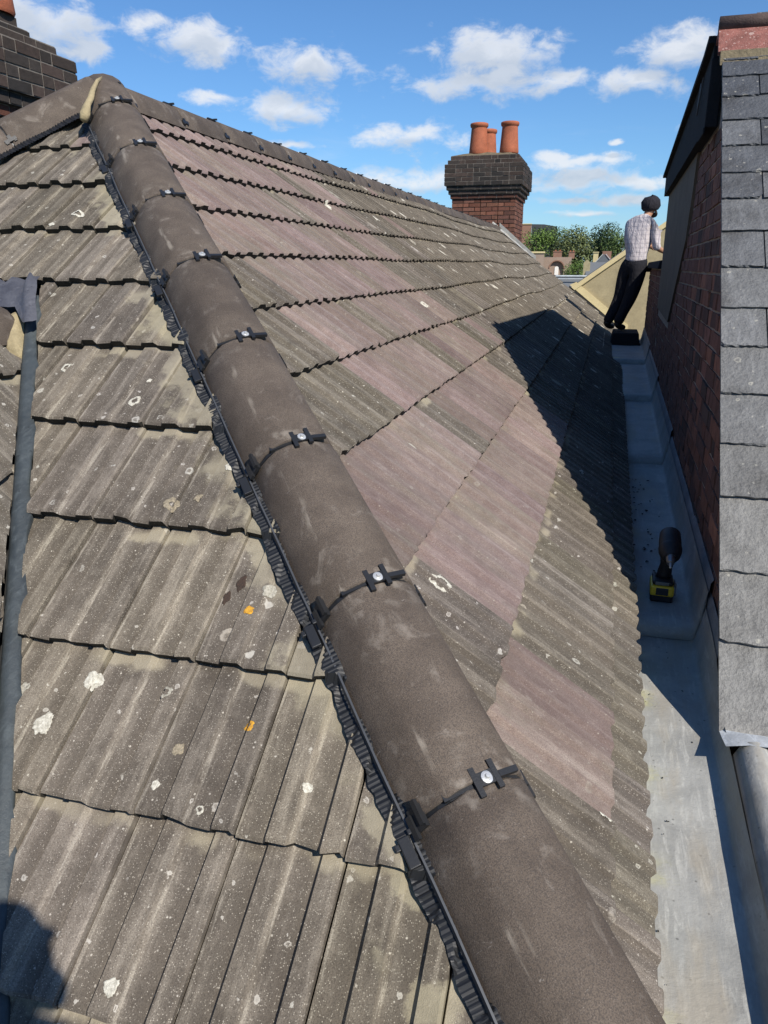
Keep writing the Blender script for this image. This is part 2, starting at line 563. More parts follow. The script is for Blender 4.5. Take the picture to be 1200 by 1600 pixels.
def tinted(name, rough=0.85, var=0.35, scale=40, bumpd=0.002, bscale=180, spec=0.3, spots=None, soot=0.0, streak=None):
    """material whose hue comes from the object's own colour"""
    m_, t, bs = new_mat(name)
    oi = t.node('ShaderNodeObjectInfo')
    P = t.vmath('ADD', pos(t), t.comb(t.math('MULTIPLY', oi.outputs['Random'], 11.0), 0.0, 0.0))
    n1 = t.noise(P, scale, 5, 0.62)
    n2 = t.noise(P, scale * 8, 3, 0.6)
    f = t.math('ADD', t.math('MULTIPLY', t.math('SUBTRACT', n1, 0.5), var * 2.4), t.math('MULTIPLY', t.math('SUBTRACT', n2, 0.5), var * 1.4))
    c = t.vmath('SCALE', oi.outputs['Color'], scale=t.math('ADD', f, 1.0))
    if soot:
        c = t.mix(t.ss(t.noise(P, scale * 0.35, 4), 0.48, 0.72, 0.0, soot), c, (0.022, 0.02, 0.018))
    if streak:
        c = t.mix(t.ss(t.noise(t.vmath('MULTIPLY', P, streak), 1.0, 5, 0.6), 0.5, 0.75, 0.0, 0.5), c, t.vmath('SCALE', oi.outputs['Color'], scale=1.7))
    if spots:
        for sc_, r_, rare, cl in spots:
            vo = t.voro(t.vmath('ADD', P, t.vmath('SCALE', t.noise(P, 70, 3, 0.6, 0, True), scale=0.012)), sc_)
            cc = t.sep(vo.outputs['Color'])
            q = t.math('DIVIDE', vo.outputs['Distance'], t.math('MULTIPLY', t.math('ADD', cc[1], 0.3), r_))
            mk = t.math('MULTIPLY', t.math('SUBTRACT', t.ss(q, 1.0, 0.8), t.math('MULTIPLY', t.ss(q, 0.6, 0.4), cc[2])), t.ss(cc[0], rare, rare + 0.02))
            c = t.mix(t.math('MULTIPLY', mk, 0.75), c, cl)
    t.put(bs.inputs['Base Color'], c)
    bs.inputs['Roughness'].default_value = rough
    bs.inputs['Specular IOR Level'].default_value = spec
    bump(t, bs, t.math('ADD', t.noise(P, bscale, 4, 0.65), t.math('MULTIPLY', n1, 0.8)), bumpd, 0.9)
    return m_


M_SLATE = tinted("slate", 0.6, 0.36, 15, 0.007, 60, 0.4, [(11.0, 0.17, 0.78, (0.26, 0.25, 0.22)), (27.0, 0.24, 0.86, (0.30, 0.29, 0.25)), (70.0, 0.25, 0.90, (0.28, 0.27, 0.24))], 0.5, (30, 6, 6))
M_REDRIDGE = tinted("red_clay_ridge", 0.92, 0.5, 22, 0.005, 120, 0.2, [(60.0, 0.34, 0.55, (0.42, 0.29, 0.26)), (28.0, 0.25, 0.70, (0.40, 0.30, 0.27)), (120.0, 0.34, 0.5, (0.36, 0.24, 0.21))], 0.3)
M_BRICK = tinted("brick", 0.92, 0.32, 40, 0.004, 150, 0.2, None, 0.45)
M_BRICKM = simple("brick_mortar", (0.33, 0.29, 0.24), 0.95, 0, 0.45, 30, 0.004, 120)
M_CHMORT = simple("chimney_mortar", (0.17, 0.15, 0.13), 0.95, 0, 0.5, 14, 0.004, 120)
M_SOOTM = simple("sooty_mortar", (0.055, 0.050, 0.044), 0.95, 0, 0.5, 30, 0.004, 120)
M_RENDER = simple("grey_brown_render", (0.150, 0.122, 0.088), 0.95, 0, 0.35, 5, 0.003, 90)
M_CREAM = simple("cream_render", (0.34, 0.285, 0.17), 0.93, 0, 0.40, 3.4, 0.004, 60)
M_CREAMT = simple("cream_coping", (0.56, 0.465, 0.255), 0.9, 0, 0.18, 5, 0.004, 60)
M_TERRA = simple("terracotta", (0.32, 0.098, 0.048), 0.8, 0, 0.5, 6, 0.003, 120)
M_CLAYROLL = simple("dark_clay_roll", (0.085, 0.058, 0.050), 0.85, 0, 0.6, 22, 0.003, 120)
M_BROWNSLAB = simple("mossy_brown_slab", (0.115, 0.092, 0.075), 0.95, 0, 0.8, 28, 0.005, 120)
M_FLAUNCH = simple("sooty_flaunching", (0.14, 0.115, 0.072), 0.95, 0, 0.6, 14, 0.012, 40)
M_GREYROOF = simple("distant_slate_roof", (0.115, 0.125, 0.14), 0.7, 0, 0.15, 1.5)
M_PINKBRICK = simple("distant_pink_brick", (0.30, 0.225, 0.175), 0.9, 0, 0.2, 1.2)
M_REDBRICK = simple("distant_red_brick", (0.24, 0.135, 0.095), 0.9, 0, 0.2, 1.2)
M_WHITE = simple("white_paint", (0.78, 0.77, 0.73), 0.6, 0, 0.06, 2)
M_CHARCOAL = simple("charcoal_cladding", (0.045, 0.05, 0.052), 0.6, 0, 0.15, 1)
M_GROUND = simple("ground_mix", (0.085, 0.10, 0.055), 0.95, 0, 0.5, 0.05)
M_GLASS = simple("dark_window_glass", (0.03, 0.035, 0.04), 0.12, 0, 0.1, 1)
M_HOUSEWALL = simple("house_brick", (0.22, 0.10, 0.07), 0.9, 0, 0.2, 3)

# ------------------------------------------------------------------ ground
g = MB()
S = 2600
g.add([(-S, -S, -9), (S, -S, -9), (S, S, -9), (-S, S, -9)], [(0, 1, 2, 3)])
tag(g.build('ground', M_GROUND), kind='structure')

# ------------------------------------------------------------------ the tiled roof
roof = tag(empty('tiled_roof', (0, 0, 0)), 'big hipped roof of ribbed grey and plum concrete tiles with dark brown hip tiles', 'roof')

# profile across a tile (u, height): two flat-topped ribs, pan between, joint at u = 0
PROF = [(0.0, -0.008), (0.0025, 0.0), (0.054, 0.0), (0.0615, 0.0115), (0.098, 0.0120), (0.109, 0.0012), (0.153, 0.0),
        (0.1605, 0.0118), (0.193, 0.0118), (0.1985, 0.0085), (0.1988, -0.008)]
TH, GAUGE, TLEN = 0.025, 0.303, 0.345


def prof(u):
    u = u % 0.2
    for a, b in zip(PROF, PROF[1:]):
        if u <= b[0]:
            k = (u - a[0]) / max(1e-6, b[0] - a[0])
            return a[1] + (b[1] - a[1]) * k
    return PROF[-1][1]


def tile_arrays(rg, length=TLEN):
    n = len(PROF)
    vs, fs, mi, tuv = [], [], [], []
    r_ = rg.random()
    jit = [rg.uniform(-0.003, 0.003) for _ in range(n)]
    nch = rg.choice([0, 1, 1, 2])
    for _ in range(nch):
        k = rg.randrange(1, n - 1)
        jit[k] += rg.uniform(0.003, 0.009)
    rows = [(0.0, -TH - 0.004, 1), (0.0, -0.0045, 1), (0.006, 0.0, 1), (0.16, 0.0, 0), (length, 0.0, 0)]
    for v, dw, j in rows:
        for i, (u, h) in enumerate(PROF):
            vv = v + (jit[i] if j else 0)
            ww = h + TH * (1 - max(v, 0) / GAUGE) + dw
            if dw < -0.01:
                ww = h * 0.9 + dw + TH + rg.uniform(-.002, .002)
                vv += 0.004
            vs.append((u, vv, ww + rg.uniform(-0.0004, 0.0004)))
            tuv.append((u, v, r_))
    for a in range(len(rows) - 1):
        for i in range(n - 1):
            fs.append((a * n + i, a * n + i + 1, (a + 1) * n + i + 1, (a + 1) * n + i))
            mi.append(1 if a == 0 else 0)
    return vs, fs, mi, tuv


def tile_mesh(rg, mat, length=TLEN):
    vs, fs, mi, tuv = tile_arrays(rg, length)
    me = bpy.data.meshes.new('roof_tile')
    me.from_pydata(vs, [], fs)
    me.polygons.foreach_set('material_index', mi)
    set_attr(me, 'tuv', tuv, 'FLOAT_VECTOR')
    me.materials.append(mat)
    me.materials.append(M_EDGE)
    me.update()
    return me


VARW = [tile_mesh(random.Random(100 + i), M_WEATH) for i in range(10)]
VARP = [tile_mesh(random.Random(200 + i), M_PURP) for i in range(8)]


def frame(origin, u, v):
    u = Vector(u).normalized()
    v = Vector(v).normalized()
    w_ = u.cross(v)
    M = Matrix((u, v, w_)).transposed().to_4x4()
    M.translation = origin
    return M


MAIN_U, MAIN_V = Vector((0, 1, 0)), Vector((-1, 0, T1)).normalized()
END_U, END_V = Vector((1, 0, 0)), Vector((0, 1, T2)).normalized()


def sag(y):
    return 0.012 * math.sin(y * 0.9 + 0.5) + 0.006 * math.sin(y * 2.3)


MAIN_X = [-2.014, -1.775, -1.545, -1.322, -1.100, -0.878, -0.653, -0.413, -0.173, 0.078, 0.160]
END_Y = [2.948, 2.724, 2.484, 2.242, 2.002, 1.753, 1.505, 1.246, 0.997, 0.754, 0.52, 0.29]
PURPLE_Y = [5.3, 5.05, 5.1, 4.6, 4.4, 4.5, 4.42, 4.17, 4.22, 3.64, 0, 0]

VL0 = Vector((-1.760, 2.12, -0.15))                # top of the small valley
VLD = Vector((0.741, -1.150, 0)).normalized()       # plan direction down it
VLN = Vector((VLD.y, -VLD.x, 0))                    # to its left (west)
if VLN.x > 0:
    VLN = -VLN
AP2 = Vector((AP.x, AP.y, 0))
LHD = Vector((-1 / T1, -1 / T2, 0)).normalized()    # plan direction down the left hip
LHN = Vector((LHD.y, -LHD.x, 0))
if LHN.x < 0:
    LHN = -LHN                                       # to the right of the left hip

tiles = []       # (distance, frame, planes, kind, tint)


def clip_status(M, planes, length):
    cs = [M @ Vector((u, v, 0.012)) for u in (0, 0.2) for v in (0, length)]
    need = []
    for co, no in planes:
        ds = [(c - co).dot(no) for c in cs]
        if max(ds) <= 0:
            return None
        if min(ds) < 0:
            need.append((co, no))
    return need


def add_tile(M, planes, mat_kind, length=TLEN, tint=(1, 1, 1, 1)):
    need = clip_status(M, planes, length)
    if need is None:
        return
    c = M @ Vector((0.1, 0.15, 0.02))
    tiles.append((c.length, M, need, mat_kind, tint))


trg = random.Random(5)
# main slope: courses run along Y
for j, lx in enumerate(MAIN_X):
    planes = [(C0 + HIPN * 0.035, HIPN), (Vector((XR + 0.02, 0, 0)), Vector((1, 0, 0)))]
    y = C0.y - (lx - C0.x) * 0.95 - 1.0
    y = math.floor(y / 0.2) * 0.2 + 0.106
    first = None
    while y < YEND:
        lxx = lx
        if j == 10:
            lxx = lx + 0.006 * (y - 2)
        o = Vector((lxx, y, C0.z - T1 * (lxx - C0.x) + sag(y) * min(1, max(0, (y - 4) / 3)) + trg.uniform(-0.0015, 0.002)))
        M = frame(o, MAIN_U, MAIN_V) @ Matrix.Rotation(R(trg.uniform(-0.35, 0.35)), 4, 'Z') @ Matrix.Rotation(R(trg.uniform(-0.3, 0.3)), 4, 'X')
        d_h = (M @ Vector((0.1, 0.15, 0)) - C0).dot(HIPN)
        kind = 'p' if y < PURPLE_Y[j] + trg.uniform(-0.05, 0.12) or (trg.random() < 0.10 and y < PURPLE_Y[j] + 1.6 and j < 8) else 'w'
        if kind == 'p' and trg.random() < 0.045:
            kind = 'w'
        if j in (4, 5, 6) and d_h < 0.30:
            kind = 'w'
        if j in (8,) and d_h < 0.36:
            kind = 'w'
        if j == 9:
            kind = 'p' if 1.30 < y < 1.62 else 'w'
        if kind == 'p':
            k_ = 1.0 + trg.uniform(-0.10, 0.08)
            tn = (k_, k_ * trg.uniform(0.98, 1.05), k_ * trg.uniform(0.95, 1.01), 1)
        else:
            k_ = 1.0 + trg.uniform(-0.12, 0.10)
            if y > 4.5:
                k_ *= 0.92
            tn = (k_, k_ * trg.uniform(0.97, 1.005), k_ * trg.uniform(0.92, 1.01), 1)
        add_tile(M, planes, kind, tint=tn)
        y += 0.2
# hip end: courses run along X, cut by the main hip, the left hip and the small valley
for j, ly in enumerate(END_Y):
    x = -3.747
    while x < 0.7:
        o = Vector((x, ly, C0.z + T2 * (ly - C0.y) + trg.uniform(-0.0015, 0.002)))
        M = frame(o, END_U, END_V) @ Matrix.Rotation(R(trg.uniform(-0.4, 0.4)), 4, 'Z') @ Matrix.Rotation(R(trg.uniform(-0.35, 0.35)), 4, 'X')
        planes = [(C0 - HIPN * (0.112 if ly < 2.9 else 0.05), -HIPN), (AP2 + LHN * 0.03, LHN)]
        mid = M @ Vector((0.1, 0.15, 0))
        if mid.y < VL0.y + 0.05 or ly < 2.1:
            planes.append((VL0 - VLN * (0.024 + trg.uniform(-0.008, 0.008)), -VLN))
        kind = 'w'
        if j == 7 and -0.53 < x < -0.2:
            kind = 'p'
        if j == 0:
            kind = 'p' if x > -2.3 else 'w'
        k_ = 1.0 + trg.uniform(-0.12, 0.12)
        add_tile(M, planes, kind, tint=(k_ * 1.02, k_, k_ * trg.uniform(0.94, 1.02), 1))
        x += 0.2

tiles.sort(key=lambda a: a[0])


def clipped(M, need, mat, seed):
    me = tile_mesh(random.Random(seed), mat)
    bm = bmesh.new()
    bm.from_mesh(me)
    Mi = M.inverted()
    for co, no in need:
        lc = Mi @ co
        ln = (M.to_3x3().transposed() @ no).normalized()
        bmesh.ops.bisect_plane(bm, geom=bm.verts[:] + bm.edges[:] + bm.faces[:], plane_co=lc, plane_no=ln, clear_inner=True, dist=1e-5)
    bm.to_mesh(me)
    bm.free()
    return me


far = {'v': [], 'f': [], 'mi': [], 'tuv': []}
for i, (d, M, need, kind, tint) in enumerate(tiles):
    mat = M_PURP if kind == 'p' else M_WEATH
    if i < 300:
        me = clipped(M, need, mat, 1000 + i) if need else trg.choice(VARP if kind == 'p' else VARW)
        o = bpy.data.objects.new('roof_tile', me)
        COL.objects.link(o)
        o.parent = roof
        o.matrix_world = M
        o.color = tint
    else:
        if need:
            me = clipped(M, need, mat, 1000 + i)
            vs = [v.co.copy() for v in me.vertices]
            fs = [tuple(p.vertices) for p in me.polygons]
            mi = [p.material_index for p in me.polygons]
            tu = [tuple(a.vector) for a in me.attributes['tuv'].data]
        else:
            vs, fs, mi, tu = tile_arrays(random.Random(1000 + i))
        b = len(far['v'])
        far['v'] += [tuple(M @ Vector(v)) for v in vs]
        far['f'] += [tuple(b + k for k in f) for f in fs]
        far['mi'] += [1 if k == 1 else (2 if kind == 'p' else 0) for k in mi]
        far['tuv'] += tu
me = bpy.data.meshes.new('roof_tiles')
me.from_pydata(far['v'], [], far['f'])
me.polygons.foreach_set('material_index', far['mi'])
set_attr(me, 'tuv', far['tuv'], 'FLOAT_VECTOR')
fo = link('roof_tiles', me, roof, [M_WEATH, M_EDGE, M_PURP])
fo.color = (0.92, 0.90, 0.86, 1)
tag(fo, kind='stuff')

# underlay below the tiles, the western slopes and the house walls
dk = MB()
e_ = 0.05
AZ = ZR - e_


def zmain(x):
    return C0.z - T1 * (x - C0.x) - e_


def zend(y):
    return C0.z + T2 * (y - C0.y) - e_


xe, ye = 0.13, 0.40
hipx = C0.x + (ye - C0.y) / HD.y * HD.x
xw = 2 * XR - xe
A_ = (XR, AP.y, AZ)
B_ = (XR, YEND, AZ)
dk.add([A_, B_, (xe, YEND, zmain(xe)), (xe, C0.y + (xe - C0.x) / HD.x * HD.y, zmain(xe))], [(0, 3, 2, 1)])
dk.add([A_, (hipx, ye, zend(ye)), (-1.05, ye, zend(ye)), (VL0.x, VL0.y, zend(VL0.y)), (-3.6, 1.98, zend(1.98))], [(0, 4, 3, 2, 1)])
dk.add([A_, B_, (xw, YEND, zmain(xe)), (xw, 0.6, zmain(xe))], [(0, 1, 2, 3)])
dk.build('roof_underlay', M_UNDER, roof, fix=False)

# ---- hip and ridge tiles
HPROF = [(-0.122, -0.118), (-0.117, -0.098), (-0.104, -0.070), (-0.086, -0.040), (-0.068, -0.021), (-0.040, -0.007), (0, 0),
         (0.040, -0.007), (0.068, -0.021), (0.086, -0.040), (0.104, -0.070), (0.117, -0.098), (0.122, -0.118)]
HL = 0.45


def hip_mesh(length, seed, tilt=0.0):
    rg = random.Random(seed)
    n = len(HPROF)
    vs, fs = [], []
    rows = [(0.0, -0.016), (0.0, -0.0025), (0.004, 0.0), (length * 0.35, 0.0), (length * 0.7, 0), (length - 0.004, 0.0), (length, -0.0025), (length, -0.016)]
    for y, s in rows:
        for i, (x, z) in enumerate(HPROF):
            q = 1 + s / 0.12
            jj = rg.uniform(-0.0012, 0.0012)
            vs.append((x * q, y + (rg.uniform(-0.0025, 0.0025) if -0.004 < s <= 0 and (y < 0.01 or y > length - 0.01) else 0), z * q + s + jj * 0.5 + 0.006 * (1 - y / max(length, .1))))
    for a in range(len(rows) - 1):
        for i in range(n - 1):
            fs.append((a * n + i, a * n + i + 1, (a + 1) * n + i + 1, (a + 1) * n + i))
    # inner skin edges
    me = bpy.data.meshes.new('ridge_tile')
    me.from_pydata(vs, [], fs)
    me.polygons.foreach_set('use_smooth', [True] * len(fs))
    me.materials.append(M_HIP)
    me.update()
    for e in me.edges:
        pass
    return me


def hp(s):
    """height of the hip-tile crown at side offset s, and its outward tilt"""
    for a, b in zip(HPROF, HPROF[1:]):
        if a[0] <= s <= b[0]:
            k = (s - a[0]) / (b[0] - a[0])
            return a[1] + (b[1] - a[1]) * k, math.atan2(b[1] - a[1], b[0] - a[0])
    return (HPROF[0][1], 1.2) if s < 0 else (HPROF[-1][1], -1.2)


def seal_mesh():
    m_ = MB()
    n = len(HPROF)
    for lo_, hi_, d0 in ((-0.0085, 0.0045, -0.0035),):
        vs, fs = [], []
        for y, s in ((lo_, -0.012), (lo_, d0), (hi_, d0), (hi_, -0.012)):
            for x, z in HPROF:
                q = 1 + s / 0.12
                vs.append((x * q, y, z * q + s))
        for a in range(3):
            for i in range(n - 1):
                fs.append((a * n + i, a * n + i + 1, (a + 1) * n + i + 1, (a + 1) * n + i))
        m_.add(vs, fs)
    return m_.mesh('joint_seal')


def clip_mesh(s, style):
    z, tl = hp(s)
    M = Matrix.Translation((s, 0, z)) @ Matrix.Rotation(-tl, 4, 'Y')
    m_ = MB()
    if style == 'top':
        m_.box(-0.025, -0.015, -0.028, 0.024, 0.000, 0.007, M=M)
        m_.box(0.012, 0.0215, -0.024, 0.027, 0.000, 0.007, M=M)
        m_.box(-0.016, 0.014, -0.012, 0.012, 0.001, 0.0062, M=M)
        m_.box(-0.080, -0.027, -0.0065, 0.0065, -0.006, 0.0045, M=M @ Matrix.Rotation(-0.18, 4, 'Y') @ Matrix.Translation((0, 0, 0.0)))
        m_.box(0.024, 0.060, -0.0055, 0.0055, -0.004, 0.0045, M=M @ Matrix.Rotation(0.16, 4, 'Y'))
    elif style == 'left':
        m_.box(-0.014, 0.015, -0.020, 0.020, 0.0, 0.009, M=M)
        m_.box(-0.017, -0.006, -0.031, 0.010, 0.007, 0.015, M=M)
        m_.box(0.007, 0.016, -0.016, 0.027, 0.007, 0.015, M=M)
        m_.box(-0.040, -0.017, -0.009, 0.009, -0.001, 0.008, M=M)
    else:
        m_.box(-0.006, 0.008, -0.028, 0.024, 0.0, 0.008, M=M)
        m_.box(0.006, 0.013, -0.026, -0.012, -0.004, 0.009, M=M)
        m_.box(0.006, 0.013, 0.010, 0.021, -0.004, 0.007, M=M)
        m_.box(-0.020, -0.007, -0.008, 0.008, -0.001, 0.006, M=M)
    return m_.mesh('clip')


def screw_mesh():
    z, _ = hp(0.0)
    M = Matrix.Translation((-0.001, 0.0, z + 0.0062))
    m_ = MB()
    m_.lathe([(0.0, 0.0018), (0.0075, 0.0018), (0.0108, 0.0010), (0.0112, -0.001)], 16, M=M)
    m_.lathe([(0.0, 0.0062), (0.0038, 0.0060), (0.0046, 0.0042), (0.0052, 0.0018)], 8, M=M)
    return m_.mesh('screw')


ME_SEAL, ME_TOP, ME_LEFT, ME_RIGHT, ME_SCREW = seal_mesh(), clip_mesh(0.0, 'top'), clip_mesh(-0.106, 'left'), clip_mesh(0.112, 'right'), screw_mesh()
for a_, m_ in ((ME_SEAL, M_PLASTIC), (ME_TOP, M_PLASTIC), (ME_LEFT, M_PLASTIC), (ME_RIGHT, M_PLASTIC), (ME_SCREW, M_SCREW)):
    a_.materials.append(m_)
HIPMESH = [hip_mesh(HL - 0.007, 40 + i) for i in range(6)]


def child(name, me, parent, M=None):
    o = bpy.data.objects.new(name, me)
    COL.objects.link(o)
    o.parent = parent
    if M is not None:
        o.matrix_local = M
    return o


def ridge_run(origin, d, count, name, detail, start=0, lastlen=None, lift=0.0):
    d = Vector(d).normalized()
    s = d.cross(Vector((0, 0, 1))).normalized()
    u_ = s.cross(d)
    B = Matrix((s, d, u_)).transposed().to_4x4()
    for k in range(start, start + count):
        B2 = B.copy()
        B2.translation = origin + d * (HL * k) + u_ * (lift + rng.uniform(-0.002, 0.002))
        B2 = B2 @ Matrix.Rotation(R(rng.uniform(-1.1, 1.1)), 4, 'Y') @ Matrix.Rotation(R(rng.uniform(-0.45, 0.45)), 4, 'Z')
        last = lastlen and k == start + count - 1
        t_ = child(name, hip_mesh(lastlen, 77) if last else HIPMESH[(k * 5 + 1) % 6], roof)
        t_.matrix_local = B2
        if detail > k - start:
            child('joint_seal', ME_SEAL, t_)
            child('clip', ME_TOP, t_)
            child('clip', ME_LEFT, t_)
            child('clip', ME_RIGHT, t_)
            child('screw', ME_SCREW, t_)
        else:
            child('joint_seal', ME_SEAL, t_)
            child('clip', ME_TOP, t_)


HP0 = Vector((-0.1285, 1.0830, -0.806))
ridge_run(HP0, HD, 10, 'hip_tile', 10, -2, 0.33)
RCREST = Vector((XR, AP.y + 0.02, ZR + 0.062))
ridge_run(RCREST, (0, 1, -0.001), 28, 'ridge_tile', 12)
LH3 = Vector((-1 / T1, -1 / T2, -1)).normalized()
lbase = Vector((AP.x, AP.y, ZR + 0.070)) + LH3 * 0.06
# the left hip runs down from the apex; its tiles are laid from below, joints face up-hip
lbot = lbase + LH3 * (HL * 5)
ltop = lbase + Vector((0, 0, 0.055))
ridge_run(lbot, ltop - lbot, 5, 'hip_tile', 5)
LD = (ltop - lbot).normalized()
LS = LD.cross(Vector((0, 0, 1))).normalized()
LU = LS.cross(LD)
lv = MB()
vs, fs = [], []
for i in range(400):
    y = i * 0.0056
    rip = 0.003 * math.sin(y * 2 * math.pi / 0.0135)
    for q in (0.0, 0.35, 0.7, 1.0):
        p = lbot + LD * y + LS * (0.088 + 0.075 * q + 0.012 * q * mnoise.noise(Vector((y * 9, 5, 0)))) + LU * (-0.095 - 0.035 * q + rip)
        vs.append(p)
for i in range(399):
    for k in range(3):
        a = i * 4 + k
        fs.append((a, a + 1, a + 5, a + 4))
lv.add(vs, fs)
lv.build('vent_strip', M_VENT, roof)

# ---- black roll-out vent strip beside the main hip
def surf_pt(slope, a, b):
    """point on the tile surface; a, b are plan x, y"""
    if slope == 'E':
        cs = [y for y in END_Y if y <= b + 0.006]
        ly = max(cs) if cs else END_Y[-1]
        v = (b - ly) * math.sqrt(1 + T2 * T2)
        O = Vector((a, ly, C0.z + T2 * (ly - C0.y)))
        w_ = END_U.cross(END_V)
        u = (a + 3.747) % 0.2
        V = END_V
    else:
        cs = [x for x in MAIN_X if x >= a - 0.02]
        lx = min(cs) if cs else MAIN_X[-1]
        v = (lx - a) * math.sqrt(1 + T1 * T1)
        O = Vector((lx, b, C0.z - T1 * (lx - C0.x)))
        w_ = MAIN_U.cross(MAIN_V)
        u = (b - 0.106) % 0.2
        V = MAIN_V
    h = max(0, prof(u)) + TH * (1 - v / GAUGE)
    return O + V * v + w_ * (h + 0.0012)


def vent(side_sign, inner, outer, name, amp, length, z_in, z_out, o0=-1.0):
    vs, fs = [], []
    VQ = (0.0, 0.2, 0.32, 0.42, 0.52, 0.62, 0.72, 0.82, 0.91, 1.0)
    n = int(length / 0.0026)
    for i in range(n + 1):
        y = o0 + i * 0.0026
        rip = 0.0016 * (math.sin(y * 2 * math.pi / 0.0105) + 0.7 * math.sin(y * 2 * math.pi / 0.0173 + 1.3))
        ed = outer + amp * mnoise.noise(Vector((y * 9, 3.1 * side_sign, 0))) + 0.35 * amp * mnoise.noise(Vector((y * 47, 8, 0)))
        dz = 0.006 * mnoise.noise(Vector((y * 13, 1, 2)))
        for k, q in enumerate(VQ):
            s = inner + (ed - inner) * q
            zz = z_in + (z_out - z_in) * q + (rip if 0 < q < 1 else rip * 0.5) + dz * q
            p = HP0 + HS * (side_sign * s) + HD * y + HU * zz
            if side_sign < 0 and q > 0.35:
                zs_ = max(surf_pt('E', p.x + HD.x * k2, p.y + HD.y * k2).z for k2 in (-0.03, -0.015, 0.0, 0.015))
                p.z = max(p.z, zs_ + 0.007 + rip * 0.6 + 0.005 * (1 - q))
            vs.append(p)
    for i in range(n):
        for k in range(9):
            a = i * 10 + k
            fs.append((a, a + 1, a + 11, a + 10))
    m_ = MB()
    m_.add(vs, fs)
    o = m_.build(name, M_VENT, roof, smooth=False)
    return o


vent(-1, 0.088, 0.147, 'vent_strip', 0.011, 4.15, -0.092, -0.122)
vent(1, 0.088, 0.122, 'vent_strip', 0.006, 4.15, -0.105, -0.130)
rl = MB()
ptsr = []
for i in range(60):
    y = -1.0 + i * 0.0695
    ptsr.append((y, 0.1235 + 0.003 * mnoise.noise(Vector((y * 4, 0, 0))), -0.094 + 0.003 * mnoise.noise(Vector((y * 5, 7, 0)))))
vs = []
for y, s, z in ptsr:
    c_ = HP0 - HS * s + HD * y + HU * z
    for ds, dz_ in ((0.0, 0.003), (0.0036, 0.002), (0.0036, -0.008), (0.0, -0.008)):
        vs.append(c_ - HS * ds + HU * dz_)
fs = []
for i in range(len(ptsr) - 1):
    for k in range(4):
        fs.append((i * 4 + k, i * 4 + (k + 1) % 4, i * 4 + 4 + (k + 1) % 4, i * 4 + 4 + k))
rl.add(vs, fs)
rl.build('vent_rail', M_RAIL, roof)
hb = Matrix((HS, HD, HU)).transposed().to_4x4()
for k in range(-1, 7):
    b = MB()
    M = hb.copy()
    M.translation = HP0 + HD * (k * HL - 0.035) - HS * 0.139 + HU * -0.098
    M = M @ Matrix.Rotation(R(-22), 4, 'Y')
    b.box(-0.010, 0.010, -0.030, 0.022, 0.0, 0.008, M=M)
    b.box(-0.019, -0.010, 0.004, 0.016, -0.002, 0.006, M=M)
    b.box(0.010, 0.032, 0.020, 0.030, 0.002, 0.008, M=M)
    b.build('vent_bracket', M_PLASTIC, roof, bevel=0.002)

# mortar where the two hips meet the ridge
mf = MB()
mpts = [at(160, 121, 3.36), at(151, 128, 3.28), at(145, 140, 3.22), at(140, 153, 3.17), at(136, 166, 3.13), at(133, 178, 3.10), at(131, 187, 3.09)]
mf.tube(mpts, [0.005, 0.009, 0.012, 0.013, 0.015, 0.020, 0.014], 10)
o = mf.build('mortar_fillet', M_MORTAR, roof, True)
for v_ in o.data.vertices:
    v_.co += Vector([mnoise.noise(v_.co * 22 + Vector((k * 7, 0, 0))) * 0.008 for k in range(3)])

# ---- lichen crusts that stand out one by one
def lichen_mat(name, col, col2):
    m_, t, bs = new_mat(name)
    P = pos(t)
    e = attr(t, 'rim').outputs['Fac']
    n = t.noise(P, 95.0, 5, 0.7)
    c = t.mix(t.ss(t.noise(P, 160.0, 4, 0.7), 0.35, 0.65), col2, col)
    t.put(bs.inputs['Base Color'], c)
    bs.inputs['Roughness'].default_value = 0.97
    k_ = t.math('ADD', e, t.math('MULTIPLY', t.math('SUBTRACT', n, 0.5), 2.6))
    t.put(bs.inputs['Alpha'], t.ss(k_, 0.78, 0.66))
    bump(t, bs, t.noise(P, 240.0, 3, 0.7), 0.003, 0.9)
    return m_


M_LW = lichen_mat("white_lichen", (0.60, 0.58, 0.50), (0.36, 0.34, 0.28))
M_LT = lichen_mat("tan_lichen", (0.33, 0.28, 0.20), (0.20, 0.17, 0.12))
M_LO = lichen_mat("orange_lichen", (0.62, 0.33, 0.03), (0.40, 0.20, 0.03))
M_LG = lichen_mat("grey_lichen", (0.41, 0.39, 0.33), (0.25, 0.235, 0.19))
M_RUST = lichen_mat("rust_brown_moss", (0.055, 0.032, 0.022), (0.035, 0.024, 0.018))


